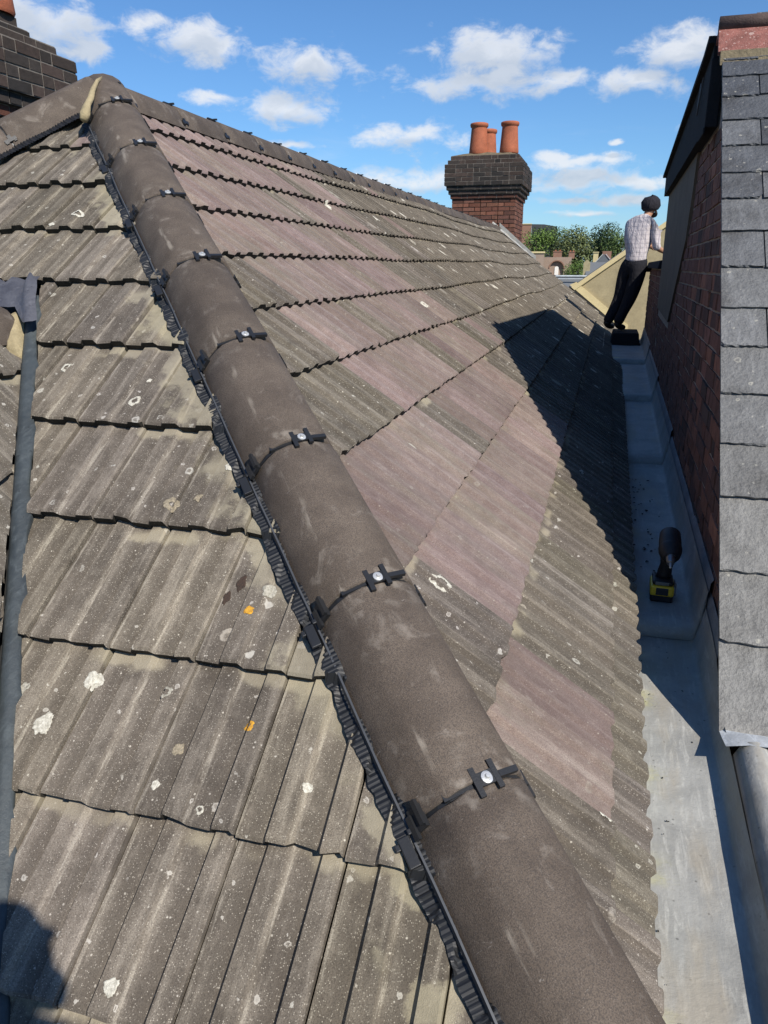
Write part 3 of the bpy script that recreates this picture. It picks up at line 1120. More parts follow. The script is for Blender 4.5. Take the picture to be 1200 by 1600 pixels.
LICHEN = [('E', -1.012, 1.104, 0.021, 'w', 0), ('E', -0.95, 1.189, 0.0185, 'w', 0), ('E', -0.782, 1.187, 0.0125, 'g', 1), ('E', -0.667, 1.348, 0.0105, 'o', 0),
          ('E', -0.588, 1.155, 0.0105, 'o', 0), ('E', -0.642, 1.393, 0.0147, 't2', 0), ('E', -1.097, 1.156, 0.0143, 't2', 0), ('E', -0.712, 1.102, 0.012, 't', 0),
          ('E', -0.726, 1.044, 0.008, 'w', 0), ('E', -0.663, 0.79, 0.0138, 'w', 0), ('E', -0.623, 1.021, 0.0075, 'w', 1), ('E', -1.212, 1.823, 0.0165, 'w', 1),
          ('E', -1.501, 1.928, 0.0175, 'w', 1), ('E', -0.954, 1.55, 0.0184, 't', 0), ('E', -0.897, 1.576, 0.0123, 't', 0), ('E', -1.85, 2.547, 0.020, 'w', 1),
          ('E', -0.853, 1.658, 0.0126, 'w', 0), ('E', -0.716, 1.405, 0.010, 'r', 0), ('E', -0.735, 1.372, 0.008, 'r', 0), ('E', -1.209, 1.894, 0.0075, 'w', 0), ('E', -0.44, 1.08, 0.0085, 'w', 0),
          ('M', -0.338, 1.669, 0.0235, 'w', 1), ('M', 0.058, 1.306, 0.0135, 'w', 0), ('M', -1.741, 4.853, 0.026, 'w', 0), ('M', -1.006, 4.368, 0.019, 'w', 0),
          ('M', -0.729, 5.9, 0.026, 'w', 1), ('M', -1.706, 5.794, 0.030, 'w', 0), ('M', -0.57, 2.33, 0.016, 't2', 0), ('E', -1.93, 2.50, 0.012, 'w', 0)]
for i, (sl, a, b, r_, kd, ring) in enumerate(LICHEN):
    rg = random.Random(300 + i)
    n = 22
    vs, fs = [], []
    long_ = 1.9 if kd == 'r' else 1.0
    for k in range(n):
        q = 2 * math.pi * k / n
        rr = 1.18 * r_ * (0.92 + 0.35 * (mnoise.noise(Vector((math.cos(q) * 1.7, math.sin(q) * 1.7, i * 5.3)))) + rg.uniform(-0.06, 0.06))
        for f_ in (0.45, 0.78, 1.0):
            p = surf_pt(sl, a + math.cos(q) * rr * f_ * (1 if sl == 'E' else long_), b + math.sin(q) * rr * f_ * 0.85 * long_)
            p.z += (0.0012 if f_ < 0.9 else -0.0006)
            vs.append(p)
    for k in range(n):
        k2 = (k + 1) % n
        fs.append((k * 3, k * 3 + 1, k2 * 3 + 1, k2 * 3))
        fs.append((k * 3 + 1, k * 3 + 2, k2 * 3 + 2, k2 * 3 + 1))
    if not ring:
        fs.append(tuple(k * 3 for k in range(n)))
    m_ = MB()
    m_.add(vs, fs)
    lo_ = m_.build('lichen_patch', {'w': M_LW, 't': M_LT, 't2': M_LG, 'o': M_LO, 'g': M_LG, 'r': M_RUST}[kd], roof)
    rim_ = [(0.62 if ring else 0.15, 0.30, 1.0)[q % 3] for q in range(len(vs))]
    set_attr(lo_.data, 'rim', rim_)

# ---- little valley, its lead saddle and the neighbouring gable roof at the left edge
vt = MB()
vs, fs = [], []
nv = 46
VTD = Vector((VLD.x, VLD.y, 0))


def vz(t):
    y = VL0.y + VTD.y * t
    return C0.z + T2 * (y - C0.y)


for i in range(nv):
    t = -0.05 + i * 0.045
    c_ = Vector((VL0.x + VTD.x * t, VL0.y + VTD.y * t, vz(t)))
    rb = 0.004 * mnoise.noise(Vector((t * 11, 0, 4)))
    sc_ = 0.012 * max(0, math.sin(t * 2 * math.pi / 0.235 + 0.6)) ** 1.5
    for off, h in ((0.022, -0.03), (0.019, 0.018), (0.011, 0.030), (-0.006, 0.033 + rb), (-0.012, 0.029), (-0.020 - sc_, 0.032), (-0.022 - sc_, 0.010)):
        vs.append(c_ + VLN * off + Vector((0, 0, h)))
for i in range(nv - 1):
    for k in range(6):
        fs.append((i * 7 + k, i * 7 + k + 1, i * 7 + 8 + k, i * 7 + 7 + k))
vt.add(vs, fs)
vt.build('valley_liner', M_VALLEY, roof, True)

gable = tag(empty('gabled_roof', (VL0.x, VL0.y, VL0.z)), 'small tiled gable roof cut off by the left edge beside the blue grey valley strip', 'roof')
GT = 1.0
GU, GV = Vector((0, 1, 0)), Vector((-1, 0, GT)).normalized()
for j in range(6):
    for i in range(11):
        ox = VL0.x + 0.10 + j * 0.215
        oy = VL0.y - 2.2 + i * 0.2
        o_ = Vector((ox, oy, VL0.z - 0.06 - GT * (ox - VL0.x)))
        M = frame(o_, GU, GV) @ Matrix.Rotation(R(trg.uniform(-0.4, 0.4)), 4, 'Z')
        need = clip_status(M, [(VL0 + VLN * 0.020, VLN), (Vector((VL0.x - 0.02, 0, 0)), Vector((1, 0, 0)))], TLEN)
        if need is None:
            continue
        me = clipped(M, need, M_WEATH, 5000 + j * 20 + i) if need else VARW[(i + j) % 10]
        t_ = bpy.data.objects.new('roof_tile', me)
        COL.objects.link(t_)
        t_.parent = gable
        t_.matrix_local = Matrix.Translation(-VL0) @ M
for k in range(5):
    t_ = child('ridge_tile', HIPMESH[k], gable)
    t_.matrix_local = Matrix.Translation((-0.075, -0.09 - HL * (k + 1), 0.045))
sd = MB()
# lead saddle: a strip across the junction and a tongue down the valley


def on_end(px, py, lift):
    n_ = Vector((0, -T2, 1))
    d_ = at(px, py, 1.0)
    c_ = C0.z - T2 * C0.y
    return d_ * (c_ / n_.dot(d_)) + n_.normalized() * lift


vs, fs = [], []
cols = [-24, -12, 0, 10, 20, 30, 40, 50, 53, 56, 59, 62, 65, 68, 72]
for px_ in cols:
    yt = 456 - 0.10 * px_ + 3 * math.sin(px_ * 0.4)
    yb = 503 if px_ < 50 else 532 - 0.06 * (px_ - 60) ** 2
    for j in range(7):
        q = j / 6
        lf = 0.040 + 0.022 * math.sin(min(1, q * 1.4) * 2.2) + (0.016 * math.cos((px_ - 61) / 11 * 1.5) if px_ > 49 else 0.004)
        p = on_end(px_, yt + (yb - yt) * q, lf)
        vs.append(p + Vector([mnoise.noise(p * 30 + Vector((k, 0, 0))) * 0.005 for k in range(3)]))
for i in range(len(cols) - 1):
    for j in range(6):
        q = i * 7 + j
        fs.append((q, q + 7, q + 8, q + 1))
sd.add(vs, fs)
so = sd.build('lead_saddle', M_SADDLE, gable, True)
so.matrix_local = Matrix.Translation(-VL0)
mo = MB()
vs, fs = [], []
for i in range(15):
    for j in range(11):
        a_, b_ = -1 + 2 * i / 14, -1 + 2 * j / 10
        rr = min(1.0, (abs(a_) ** 4 + abs(b_) ** 4) ** 0.25)
        p = on_end(31 - 4 * (a_ * 0.5) + 14 * b_ * (1 - 0.10 * a_ * a_), 532 + 35 * a_ - 4 * b_, 0.012 + 0.042 * (1 - rr ** 5) - 0.02 * (a_ > 0.9))
        vs.append(p - VL0 + Vector([mnoise.noise(p * 40 + Vector((k * 9, 0, 0))) * 0.004 for k in range(3)]))
for i in range(14):
    for j in range(10):
        q = i * 11 + j
        fs.append((q, q + 1, q + 12, q + 11))
mo.add(vs, fs)
mo.build('mortar_fillet', M_MORTAR, gable, True)
gd = MB()
gd.add([(-0.1, 0.1, -0.12), (-0.1, -2.6, -0.12), (1.0, -2.6, -0.12 - GT * 1.1), (1.0, -1.6, -0.12 - GT * 1.1)], [(0, 1, 2, 3)])
gd.build('roof_underlay', M_UNDER, gable)

# ------------------------------------------------------------------ box gutter
gut = tag(empty('box_gutter', (0.25, 2.0, -1.25)), 'long stepped lead box gutter between the tiled slope and the brick wall', 'gutter')
GO = Vector((0.25, 2.0, -1.25))


def gcorner(y):
    return 0.385 + 0.0135 * (y - 2.65)


STEPS = [(-0.9, 2.69, -1.250), (2.62, 5.10, -1.195), (5.03, 7.32, -1.150), (7.25, 9.75, -1.100), (9.68, 12.5, -1.050)]
for k, (y0, y1, z) in enumerate(STEPS):
    vs, fs = [], []
    ny = 26
    cols = 11
    for i in range(-1, ny + 1):
        y = y0 + (y1 - y0) * max(0, i) / ny
        xc = gcorner(y)
        row = [(-0.02, 0.10), (0.03, 0.03), (0.07, 0.004)]
        for q in (0.25, 0.5, 0.75):
            row.append((0.07 + (xc - 0.075) * q, 0.0))
        up_ = (0.44 if y < 2.06 else (0.44 + 0.56 * min(1, (y - 2.06) / 0.25))) if k == 0 else 1.0
        row += [(xc - 0.016, 0.001), (xc - 0.004, 0.006 * up_), (xc + 0.002, 0.018 * up_), (xc + 0.016, 0.085 * up_), (xc + 0.024, (0.135 + 0.010 * math.sin(k * 2.1)) * up_)]
        for x, h in row:
            dz = 0.004 * mnoise.noise(Vector((x * 7, y * 3, k))) + 0.0015 * mnoise.noise(Vector((x * 25, y * 14, k)))
            yy = y
            if i == -1:      # nose of the drip turned down over the sheet below
                dz -= 0.052
                yy = y + 0.003
            elif i == 0:
                yy = y - 0.004
                dz -= 0.003
            vs.append(Vector((x, yy, z + h + dz)) - GO)
    nr = ny + 2
    for i in range(nr - 1):
        for j in range(cols - 1):
            fs.append((i * cols + j, i * cols + j + 1, (i + 1) * cols + j + 1, (i + 1) * cols + j))
    m_ = MB()
    m_.add(vs, fs)
    m_.build('lead_sheet', M_LEAD, gut, True, fix=False)
    # cover flashing tucked into the wall above the upstand
    if k < 5:
        c_ = MB()
        vs, fs = [], []
        for i in range(14):
            y = max(y0, 2.27) + (y1 - max(y0, 2.27)) * i / 13
            xw_ = 0.415 + 0.0135 * (y - 2)
            for x, h in ((xw_ - 0.001, 0.185), (xw_ - 0.010, 0.170), (xw_ - 0.014, 0.09)):
                vs.append(Vector((x + 0.002 * mnoise.noise(Vector((y * 6, h, 1))), y, z + h)) - GO)
        for i in range(13):
            for j in range(2):
                fs.append((i * 3 + j, i * 3 + j + 1, i * 3 + j + 4, i * 3 + j + 3))
        c_.add(vs, fs)
        c_.build('cover_flashing', M_LEADD, gut, True)
for y0, y1 in ((1.62, 1.78), (1.86, 2.06), (1.2, 1.35), (2.3, 2.5)):
    gf = MB()
    gf.box(0.150, 0.168, y0, y1, -1.20, -1.150)
    gfo = gf.build('green_felt_edge', M_GREENFELT, gut)
    gfo.matrix_local = Matrix.Translation(-GO)

# ------------------------------------------------------------------ slate roofed building on the right
TH_ = math.atan(0.0135)
BO = Vector((0.415, 2.0, 0.0))
bld = tag(empty('slate_roofed_building', BO, -TH_), 'brick building with a steep grey slate roof and a tall shaded side wall', 'building')
VZ0, VS = -1.20, 0.9187          # slate plane: z = VZ0 + VS*y  (building coordinates)
YA = 2.44                        # ridge
ZA = VZ0 + VS * YA
WEND, LOWEND, LOWZ, TOPZ = 6.67, 10.6, -0.02, 0.70

wall = empty('side_wall', (0, 0, 0), 0, bld)
core = MB()
core.prism([(0.02, -1.35), (WEND, -1.35), (WEND, TOPZ), (YA + 0.35, TOPZ + 0.2), (YA, ZA - 0.06), (0.02, VZ0 - 0.03)], 'x', 0.009, 0.22)
core.prism([(WEND + 0.001, -1.35), (LOWEND, -1.35), (LOWEND, LOWZ), (WEND + 0.001, LOWZ)], 'x', 0.010, 0.22)
core.build('wall_core', M_BRICKM, wall)


def patch_left(z):        # near edge of the rendered patch
    for (z0, y0), (z1, y1) in zip([(-0.45, 4.75), (-0.369, 4.59), (-0.143, 4.21), (0.159, 3.66), (0.438, 3.51), (0.75, 3.40)],
                                  [(-0.369, 4.59), (-0.143, 4.21), (0.159, 3.66), (0.438, 3.51), (0.75, 3.40), (1.2, 3.3)]):
        if z0 <= z <= z1:
            return y0 + (y1 - y0) * (z - z0) / (z1 - z0)
    return 99


BRK = [(0.125, 0.062, 0.047), (0.10, 0.050, 0.040), (0.085, 0.047, 0.040), (0.14, 0.068, 0.050), (0.066, 0.040, 0.036), (0.11, 0.056, 0.046), (0.05, 0.036, 0.034)]
brg = random.Random(11)
bricks = []
zc = -1.30
row = 0
while zc < 1.05:
    y = -0.11 + (0.06 if row % 2 else 0.0)
    k = row
    while y < LOWEND:
        ln = 0.222 if k % 2 == 0 else 0.106
        y0, y1, z0, z1 = y, min(y + ln - 0.011, LOWEND), zc, zc + 0.064
        k += 1
        y += ln
        if y1 - y0 < 0.03:
            continue
        zt = TOPZ if y1 < WEND else LOWZ
        if z1 > zt or (y0 < WEND < y1):
            continue
        pl = patch_left((z0 + z1) / 2)
        if y1 > pl and y0 < WEND and z1 > -0.42:
            if y0 > pl - 0.05:
                continue
            y1 = pl
        if VZ0 + VS * y1 < z0 + 0.05:
            continue
        slope_cut = VZ0 + VS * y0 - 0.05 < z1
        pr = brg.uniform(-0.0015, 0.0055)
        bricks.append((((y0 + y1) / 2 + 1.9) ** 2 + 0.3 * zc * zc, y0, y1, z0, z1, pr, slope_cut, brg.choice(BRK)))
    zc += 0.075
    row += 1
bricks.sort(key=lambda a: a[0])
stuffb = MB()
for i, (d, y0, y1, z0, z1, pr, sc_, c_) in enumerate(bricks):
    m_ = MB()
    if sc_:
        poly = [(y0, z0), (y1, z0)]
        top1 = min(z1, VZ0 + VS * y1 - 0.04)
        top0 = VZ0 + VS * y0 - 0.04
        poly.append((y1, top1))
        if top1 >= z1:
            yx = (z1 - VZ0 + 0.04) / VS
            if y0 < yx < y1:
                poly.append((yx, z1))
        if top0 > z0:
            poly.append((y0, min(z1, top0)))
        else:
            poly[0] = ((z0 - VZ0 + 0.04) / VS, z0)
        m2 = m_ if i < 300 else stuffb
        m2.prism(poly, 'x', pr, 0.05)
    else:
        (m_ if i < 300 else stuffb).box(pr, 0.05, y0, y1, z0, z1, jit=0.0025)
    if i < 300:
        o = m_.build('brick', M_BRICK, wall)
        v_ = brg.uniform(0.8, 1.2)
        o.color = (c_[0] * v_ * 1.9, c_[1] * v_ * 1.95, c_[2] * v_ * 1.8, 1)
o = stuffb.build('bricks', M_BRICK, wall)
o.color = (0.19, 0.10, 0.077, 1)
tag(o, kind='stuff')
rp = MB()
zs = [-0.42, -0.369, -0.143, 0.159, 0.438, TOPZ]
poly = [(WEND, TOPZ), (WEND, -0.40)] + [(patch_left(max(z, -0.449)), z) for z in zs]
rp.prism(poly, 'x', -0.012, 0.008)
tag(rp.build('render_patch', M_RENDER, bld), 'smooth grey brown rendered patch on the upper wall')

# slates
srg = random.Random(21)
ROWY = [-0.005, 0.185, 0.36, 0.545, 0.70, 0.856, 1.004, 1.152, 1.297, 1.452, 1.581, 1.706, 1.833, 1.965, 2.085, 2.201, 2.285, 2.40]
SV = Vector((0, 1, VS)).normalized()
SU = Vector((1, 0, 0))
SN = SU.cross(SV)
sroot = empty('slate_slope', (0, 0, 0), 0, bld)
for j in range(len(ROWY) - 1):
    half = (j % 2 == 0)
    x = -0.032
    first = True
    tint_b = 0.5 + 0.5 * (j / 16.0)
    while x < 1.25:
        wd = 0.155 if (first and half) else 0.315
        if first and j in (5, 2):
            wd = 0.20
        y0 = ROWY[j] + srg.uniform(-0.008, 0.006)
        gz = VZ0 + VS * y0
        n = 12
        L = 0.40
        vs, fs = [], []
        xs = [wd * k / n for k in range(n + 1)]
        corner = srg.random()
        for half_ in (0, 1):
            for rowv in (0, 1):
                for k, xx in enumerate(xs):
                    v_ = 0.0 if rowv == 0 else L
                    if rowv == 0:
                        v_ += srg.uniform(-0.0035, 0.0035)
                        if corner < 0.22 and k == 0:
                            v_ += srg.uniform(0.006, 0.026)
                        if corner > 0.82 and k == n:
                            v_ += srg.uniform(0.006, 0.024)
                        if corner < 0.12 and k == 1:
                            v_ += 0.012
                    hgt = 0.0135 * (1 - v_ / 0.26) + (0.0 if half_ == 0 else -0.0065)
                    ex = 0.0025 if k == 0 else (-0.0025 if k == n else 0)
                    vs.append(Vector((x, y0, gz)) + SU * (xx + ex) + SV * v_ + SN * hgt)
        m1 = n + 1
        for k in range(n):
            fs.append((k, k + 1, m1 + k + 1, m1 + k))
            fs.append((2 * m1 + k + 1, 2 * m1 + k, k, k + 1))
        fs.append((0, m1, 3 * m1, 2 * m1))
        fs.append((n, 2 * m1 + n, 3 * m1 + n, m1 + n))
        m_ = MB()
        m_.add(vs, fs)
        o = m_.build('slate', M_SLATE, sroot)
        wz = 1 - j / 16.0       # lower slates have weathered to grey
        a_ = Vector((0.060, 0.066, 0.077))
        b_ = Vector((0.150, 0.148, 0.140))
        cc = a_.lerp(b_, min(1, max(0, wz * 1.25 - 0.18 + srg.uniform(-0.15, 0.15)))) * srg.uniform(0.74, 1.2)
        o.color = (cc.x, cc.y, cc.z, 1)
        x += wd
        first = False
sb = MB()
sb.prism([(0.02, VZ0 - 0.03), (YA, ZA - 0.03), (YA, -1.3), (0.02, -1.3)], 'x', 0.23, 3.2)
sb.build('roof_body', M_UNDER, bld)
vm = MB()
vm.prism([(0.03, VZ0 - 0.016), (YA - 0.05, ZA - 0.062), (YA - 0.05, ZA - 0.085), (0.03, VZ0 - 0.045)], 'x', -0.014, 0.2)
vm.build('verge_mortar', M_BRICKM, bld)
# clay ridge with a roll top, cut by the left end
rd = MB()
for x0, x1 in ((-0.05, 0.40), (0.404, 0.85), (0.854, 1.3)):
    r_ = MB()
    y0, z0 = YA - 0.13, VZ0 + VS * (YA - 0.13) + 0.028
    r_.prism([(y0, z0), (YA - 0.02, z0 + 0.120), (YA + 0.02, z0 + 0.120), (YA + 0.2, z0 + 0.03), (YA + 0.2, z0 + 0.015), (YA, z0 + 0.09), (y0 + 0.01, z0 - 0.014)], 'x', x0, x1)
    o = r_.build('ridge_tile', M_REDRIDGE, bld)
    o.color = (0.25, 0.105, 0.088, 1)
    q_ = MB()
    q_.tube([(x0, YA, z0 + 0.140), (x1, YA, z0 + 0.140)], 0.036, 14)
    q_.build('ridge_roll', M_CLAYROLL, o, True)
mb = MB()
mb.prism([(YA - 0.175, VZ0 + VS * (YA - 0.175) + 0.004), (YA - 0.135, VZ0 + VS * (YA - 0.135) + 0.032), (YA - 0.05, VZ0 + VS * (YA - 0.05)), (YA - 0.10, VZ0 + VS * (YA - 0.10) - 0.03)], 'x', -0.04, 1.3)
mb.build('ridge_mortar', M_FLAUNCH, bld)
# lead-covered flat roof behind the ridge with a deep dark edge
fe = MB()
fe.prism([(YA + 0.06, ZA + 0.02), (YA + 0.30, ZA - 0.01), (WEND + 0.05, 0.86), (WEND + 0.05, 0.67), (YA + 0.06, 0.66)], 'x', -0.055, 0.0)
fe.prism([(YA + 0.06, ZA + 0.021), (YA + 0.30, ZA - 0.009), (WEND + 0.05, 0.861), (WEND + 0.05, 0.84), (YA + 0.30, ZA - 0.04), (YA + 0.06, ZA - 0.01)], 'x', -0.085, -0.0555)
M_EDGELEAD = simple("dark_slate_edge", (0.020, 0.022, 0.026), 0.9, 0.0, 0.35, 9, 0.003, 60, 0.12)
fe.build('roof_edge', M_EDGELEAD, bld)
fl = MB()
fl.prism([(YA + 0.1, 0.665), (WEND, 0.675), (WEND + 0.04, 0.858), (YA + 0.3, ZA - 0.012), (YA + 0.1, ZA - 0.01)], 'x', 0.0015, 3.2)
fl.build('flat_roof', M_LEADD, bld)
bx = MB()
bx.box(-0.060, -0.002, YA + 0.05, YA + 0.34, 0.66, 0.965)
bx.box(-0.066, -0.056, YA + 0.04, YA + 0.35, 0.63, 0.66)
bx.build('kneeler_block', M_EDGELEAD, bld, bevel=0.006)
lw = MB()
lw.tube([(-0.060, YA + 0.50, 0.97), (-0.068, YA + 0.53, 0.85), (-0.068, YA + 0.57, 0.80), (-0.066, YA + 0.60, 0.86), (-0.060, YA + 0.62, 0.965)], 0.004, 6)
lw.build('wire_loop', M_RAIL, bld)
# the lower wall running on, with its black capping
cp_ = MB()
cp_.prism([(-0.05, LOWZ + 0.001), (0.27, LOWZ + 0.001), (0.25, LOWZ + 0.075), (-0.03, LOWZ + 0.085)], 'y', WEND + 0.004, LOWEND + 0.03)
cp_.box(-0.075, 0.29, LOWEND - 0.35, LOWEND + 0.07, LOWZ - 0.05, LOWZ + 0.03)
cp_.build('wall_capping', M_EDGELEAD, bld, bevel=0.01)
# lead apron under the lowest slates
ap = MB()
vs, fs = [], []
for i in range(24):
    x = -0.029 + 1.25 * i / 23
    for j, (yy, zz) in enumerate(((0.06, VZ0 + VS * 0.06 - 0.006), (0.0, VZ0 - 0.004), (-0.06, VZ0 + 0.030), (-0.135, VZ0 + 0.046))):
        vs.append((x, yy, zz + 0.006 * mnoise.noise(Vector((x * 13, j * 3.0, 2))) - (0.02 * max(0, 0.02 - x) / 0.05 if j > 1 else 0)))
for i in range(23):
    for j in range(3):
        a = i * 4 + j
        fs.append((a, a + 1, a + 5, a + 4))
ap.add(vs, fs)
ap.build('lead_apron', M_LEADB, bld, True)
bw = MB()
bw.box(0.23, 3.2, 0.04, 9.5, -9, -1.36)
bw.box(0.009, 0.229, 0.04, 9.5, -9, -1.352)
bw.build('lower_wall', M_HOUSEWALL, bld)

# ------------------------------------------------------------------ parapet with lead roll, nearest right
par = tag(empty('low_parapet', (0.45, 1.0, -1.3)), 'low parapet with a grey lead roll and brown slabs below the slate roof', 'parapet')
PO = Vector((0.45, 1.0, -1.3))
pr_ = MB()
vs, fs = [], []
npz = 30
for i in range(npz):
    y = 1.885 - 2.8 * i / (npz - 1)
    t = (1.99 - y)
    xb = 0.428 - 0.026 * t
    ring = [(-0.050, -0.135), (-0.046, -0.095), (-0.038, -0.050), (-0.030, -0.026), (-0.018, 0.000), (0.000, 0.018), (0.022, 0.022), (0.044, 0.010), (0.056, -0.016), (0.060, -0.030)]
    for a, h in ring:
        q = 0.0035 * mnoise.noise(Vector((y * 8, a * 30, 1))) + 0.003 * mnoise.noise(Vector((y * 23, a * 60, 9)))
        vs.append(Vector((xb + a + 0.013, y, -1.177 + h + q)) - PO)
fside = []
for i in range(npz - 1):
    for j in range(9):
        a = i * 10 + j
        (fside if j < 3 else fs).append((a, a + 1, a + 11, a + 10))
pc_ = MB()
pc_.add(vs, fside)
M_SHADELEAD = lead_material("shaded_side_lead", (0.085, 0.088, 0.095), (0.045, 0.047, 0.052), 0, 0.6)  # same lead as the roll, its colour darkened to stand for the flank's shade
pc_.build('side_cladding', M_SHADELEAD, par, True)
pr_.add(vs, fs)
pr_.build('lead_roll', M_LEAD, par, True)
yy = 1.90
for k in range(6):
    m_ = MB()
    m_.box(0.475 - 0.026 * (1.99 - yy) - PO.x, 1.4 - PO.x, yy - 0.45 - PO.y, yy - 0.005 - PO.y, -1.21 - PO.z, -1.172 - PO.z + brg.uniform(-0.004, 0.004), jit=0.002)
    m_.build('coping_slab', M_BROWNSLAB, par, bevel=0.005)
    yy -= 0.455
m_ = MB()
m_.box(0.44 - PO.x, 1.5 - PO.x, -0.9 - PO.y, 1.99 - PO.y, -9 - PO.z, -1.20 - PO.z)
m_.build('wall', M_HOUSEWALL, par)

# ------------------------------------------------------------------ chimneys
def brick_face(root, run0, run1, zlo, fixed, axis, row, rg, cols, thick=0.05, sgn=1, h=0.0635):
    """one course of bricks along x (front, -Y side) or y (+X side)"""
    p = run0
    k = row
    first = True
    while p < run1 - 0.02:
        ln = (0.227 if k % 2 == 0 else 0.1145)
        if first and row % 2:
            ln = 0.1125 if ln > 0.2 else 0.225
        first = False
        a, b = p, min(p + ln - 0.012, run1)
        if run1 - b < 0.05:
            b = run1
        pr = rg.uniform(-0.002, 0.003)
        m_ = MB()
        if axis == 'x':
            m_.box(a, b, fixed + pr, fixed + thick, zlo, zlo + h, jit=0.002)
        else:
            m_.box(fixed - thick, fixed - pr, a, b, zlo, zlo + h, jit=0.002)
        o = m_.build('brick', M_BRICK, root)
        c_ = rg.choice(cols)
        v_ = rg.uniform(0.8, 1.2)
        o.color = (c_[0] * v_, c_[1] * v_, c_[2] * v_, 1)
        p = b + 0.012
        k += 1
        if b == run1:
            break


BLACK = [(0.040, 0.034, 0.031), (0.052, 0.041, 0.036), (0.030, 0.027, 0.026), (0.060, 0.044, 0.038), (0.045, 0.037, 0.033)]
REDS = [(0.165, 0.070, 0.048), (0.140, 0.060, 0.043), (0.185, 0.085, 0.057), (0.11, 0.052, 0.040), (0.155, 0.074, 0.054)]
DARKRED = [(0.085, 0.040, 0.030), (0.11, 0.047, 0.033), (0.065, 0.035, 0.028)]

ch = tag(empty('brick_chimney', (-2.48, 15.9, 0)), 'broad red brick chimney with a sooty corbelled head and three terracotta pots', 'chimney')
crg = random.Random(31)
CX0, CX1, CD = -0.62, 0.61, 1.5          # local, front face at y = 0
courses = []
z = 0.50
row = 0
while z < 1.26:
    courses.append((z, 0.0, REDS if z < 1.12 else REDS + DARKRED, row))
    z += 0.0765
    row += 1
cz = z
for off in (0.03, 0.065, 0.10):
    courses.append((z, off, DARKRED if off < 0.05 else BLACK, row))
    z += 0.0765
    row += 1
for q in range(5):
    courses.append((z, 0.135, BLACK, row))
    z += 0.0765
    row += 1
for off in (0.085, 0.035):
    courses.append((z, off, BLACK, row))
    z += 0.0765
    row += 1
ztop = z
co_ = MB()
co_.box(CX0 + 0.006, CX1 - 0.006, 0.006, CD, -1.2, courses[0][0] + 0.0765 * 10)
for z0, off, cols, row in courses:
    co_.box(CX0 - off + 0.006, CX1 + off - 0.006, -off + 0.006, CD + off, z0 - 0.0045, z0 + 0.0695)
co_.build('chimney_core', M_CHMORT, ch)
for z0, off, cols, row in courses:
    brick_face(ch, CX0 - off, CX1 + off, z0, -off, 'x', row, crg, cols)
    brick_face(ch, -off + 0.052, CD + off, z0, CX1 + off, 'y', row + 1, crg, cols)
fm = MB()
nx_, ny_ = 14, 16
vs, fs = [], []
for i in range(nx_ + 1):
    for j in range(ny_ + 1):
        a = CX0 - 0.03 + (CX1 - CX0 + 0.06) * i / nx_
        b = -0.03 + (CD + 0.06) * j / ny_
        e = min(i, nx_ - i, j, ny_ - j)
        vs.append((a, b, ztop - 0.006 + min(1, e / 3) * 0.075 + (0.02 * mnoise.noise(Vector((a * 6, b * 6, 0))) if e else 0)))
for i in range(nx_):
    for j in range(ny_):
        q = i * (ny_ + 1) + j
        fs.append((q, q + ny_ + 1, q + ny_ + 2, q + 1))
fm.add(vs, fs)
fm.build('flaunching', M_FLAUNCH, ch, True)
POT = [(0.175, 0.0), (0.185, 0.02), (0.178, 0.10), (0.160, 0.32), (0.150, 0.46), (0.150, 0.475), (0.168, 0.485), (0.176, 0.52), (0.172, 0.545), (0.150, 0.555), (0.125, 0.55), (0.12, 0.4)]
for px_, py_ in ((-0.19, 0.36), (0.40, 0.36), (-0.125, 1.12)):
    m_ = MB()
    m_.lathe(POT, 24, M=Matrix.Translation((px_, py_, ztop + 0.05)))
    m_.build('chimney_pot', M_TERRA, ch, True)
# lead flashing down the verge where the roof meets the party wall
sf = MB()
vs, fs = [], []
for i in range(12):
    xx = -2.25 + 0.80 * i / 11
    zz = C0.z - T1 * (xx - C0.x) + sag(YEND)
    hh = 0.075 + 0.010 * math.sin(i * 2.2) - 0.03 * i / 11
    for dy, dz_ in ((-0.10, 0.040), (-0.02, 0.046), (0.012, hh), (0.06, hh + 0.006), (0.07, -0.3)):
        vs.append((xx + 2.48, YEND + dy - 15.9, zz + dz_))
for i in range(11):
    for j in range(4):
        q = i * 5 + j
        fs.append((q, q + 1, q + 6, q + 5))
sf.add(vs, fs)
sf.build('verge_flashing', M_LEAD, ch, True)
sf = MB()
fx0, fx1 = -2.15, -1.42
sf.prism([(fx0 + 2.48, C0.z - T1 * (fx0 - C0.x) + 0.02), (fx1 + 2.48, C0.z - T1 * (fx1 - C0.x) + 0.02), (fx1 + 2.48, C0.z - T1 * (fx1 - C0.x) + 0.10), (fx0 + 2.48, C0.z - T1 * (fx0 - C0.x) + 0.15)], 'y', -0.016, -0.004)
sf.build('side_flashing', M_LEAD, ch)

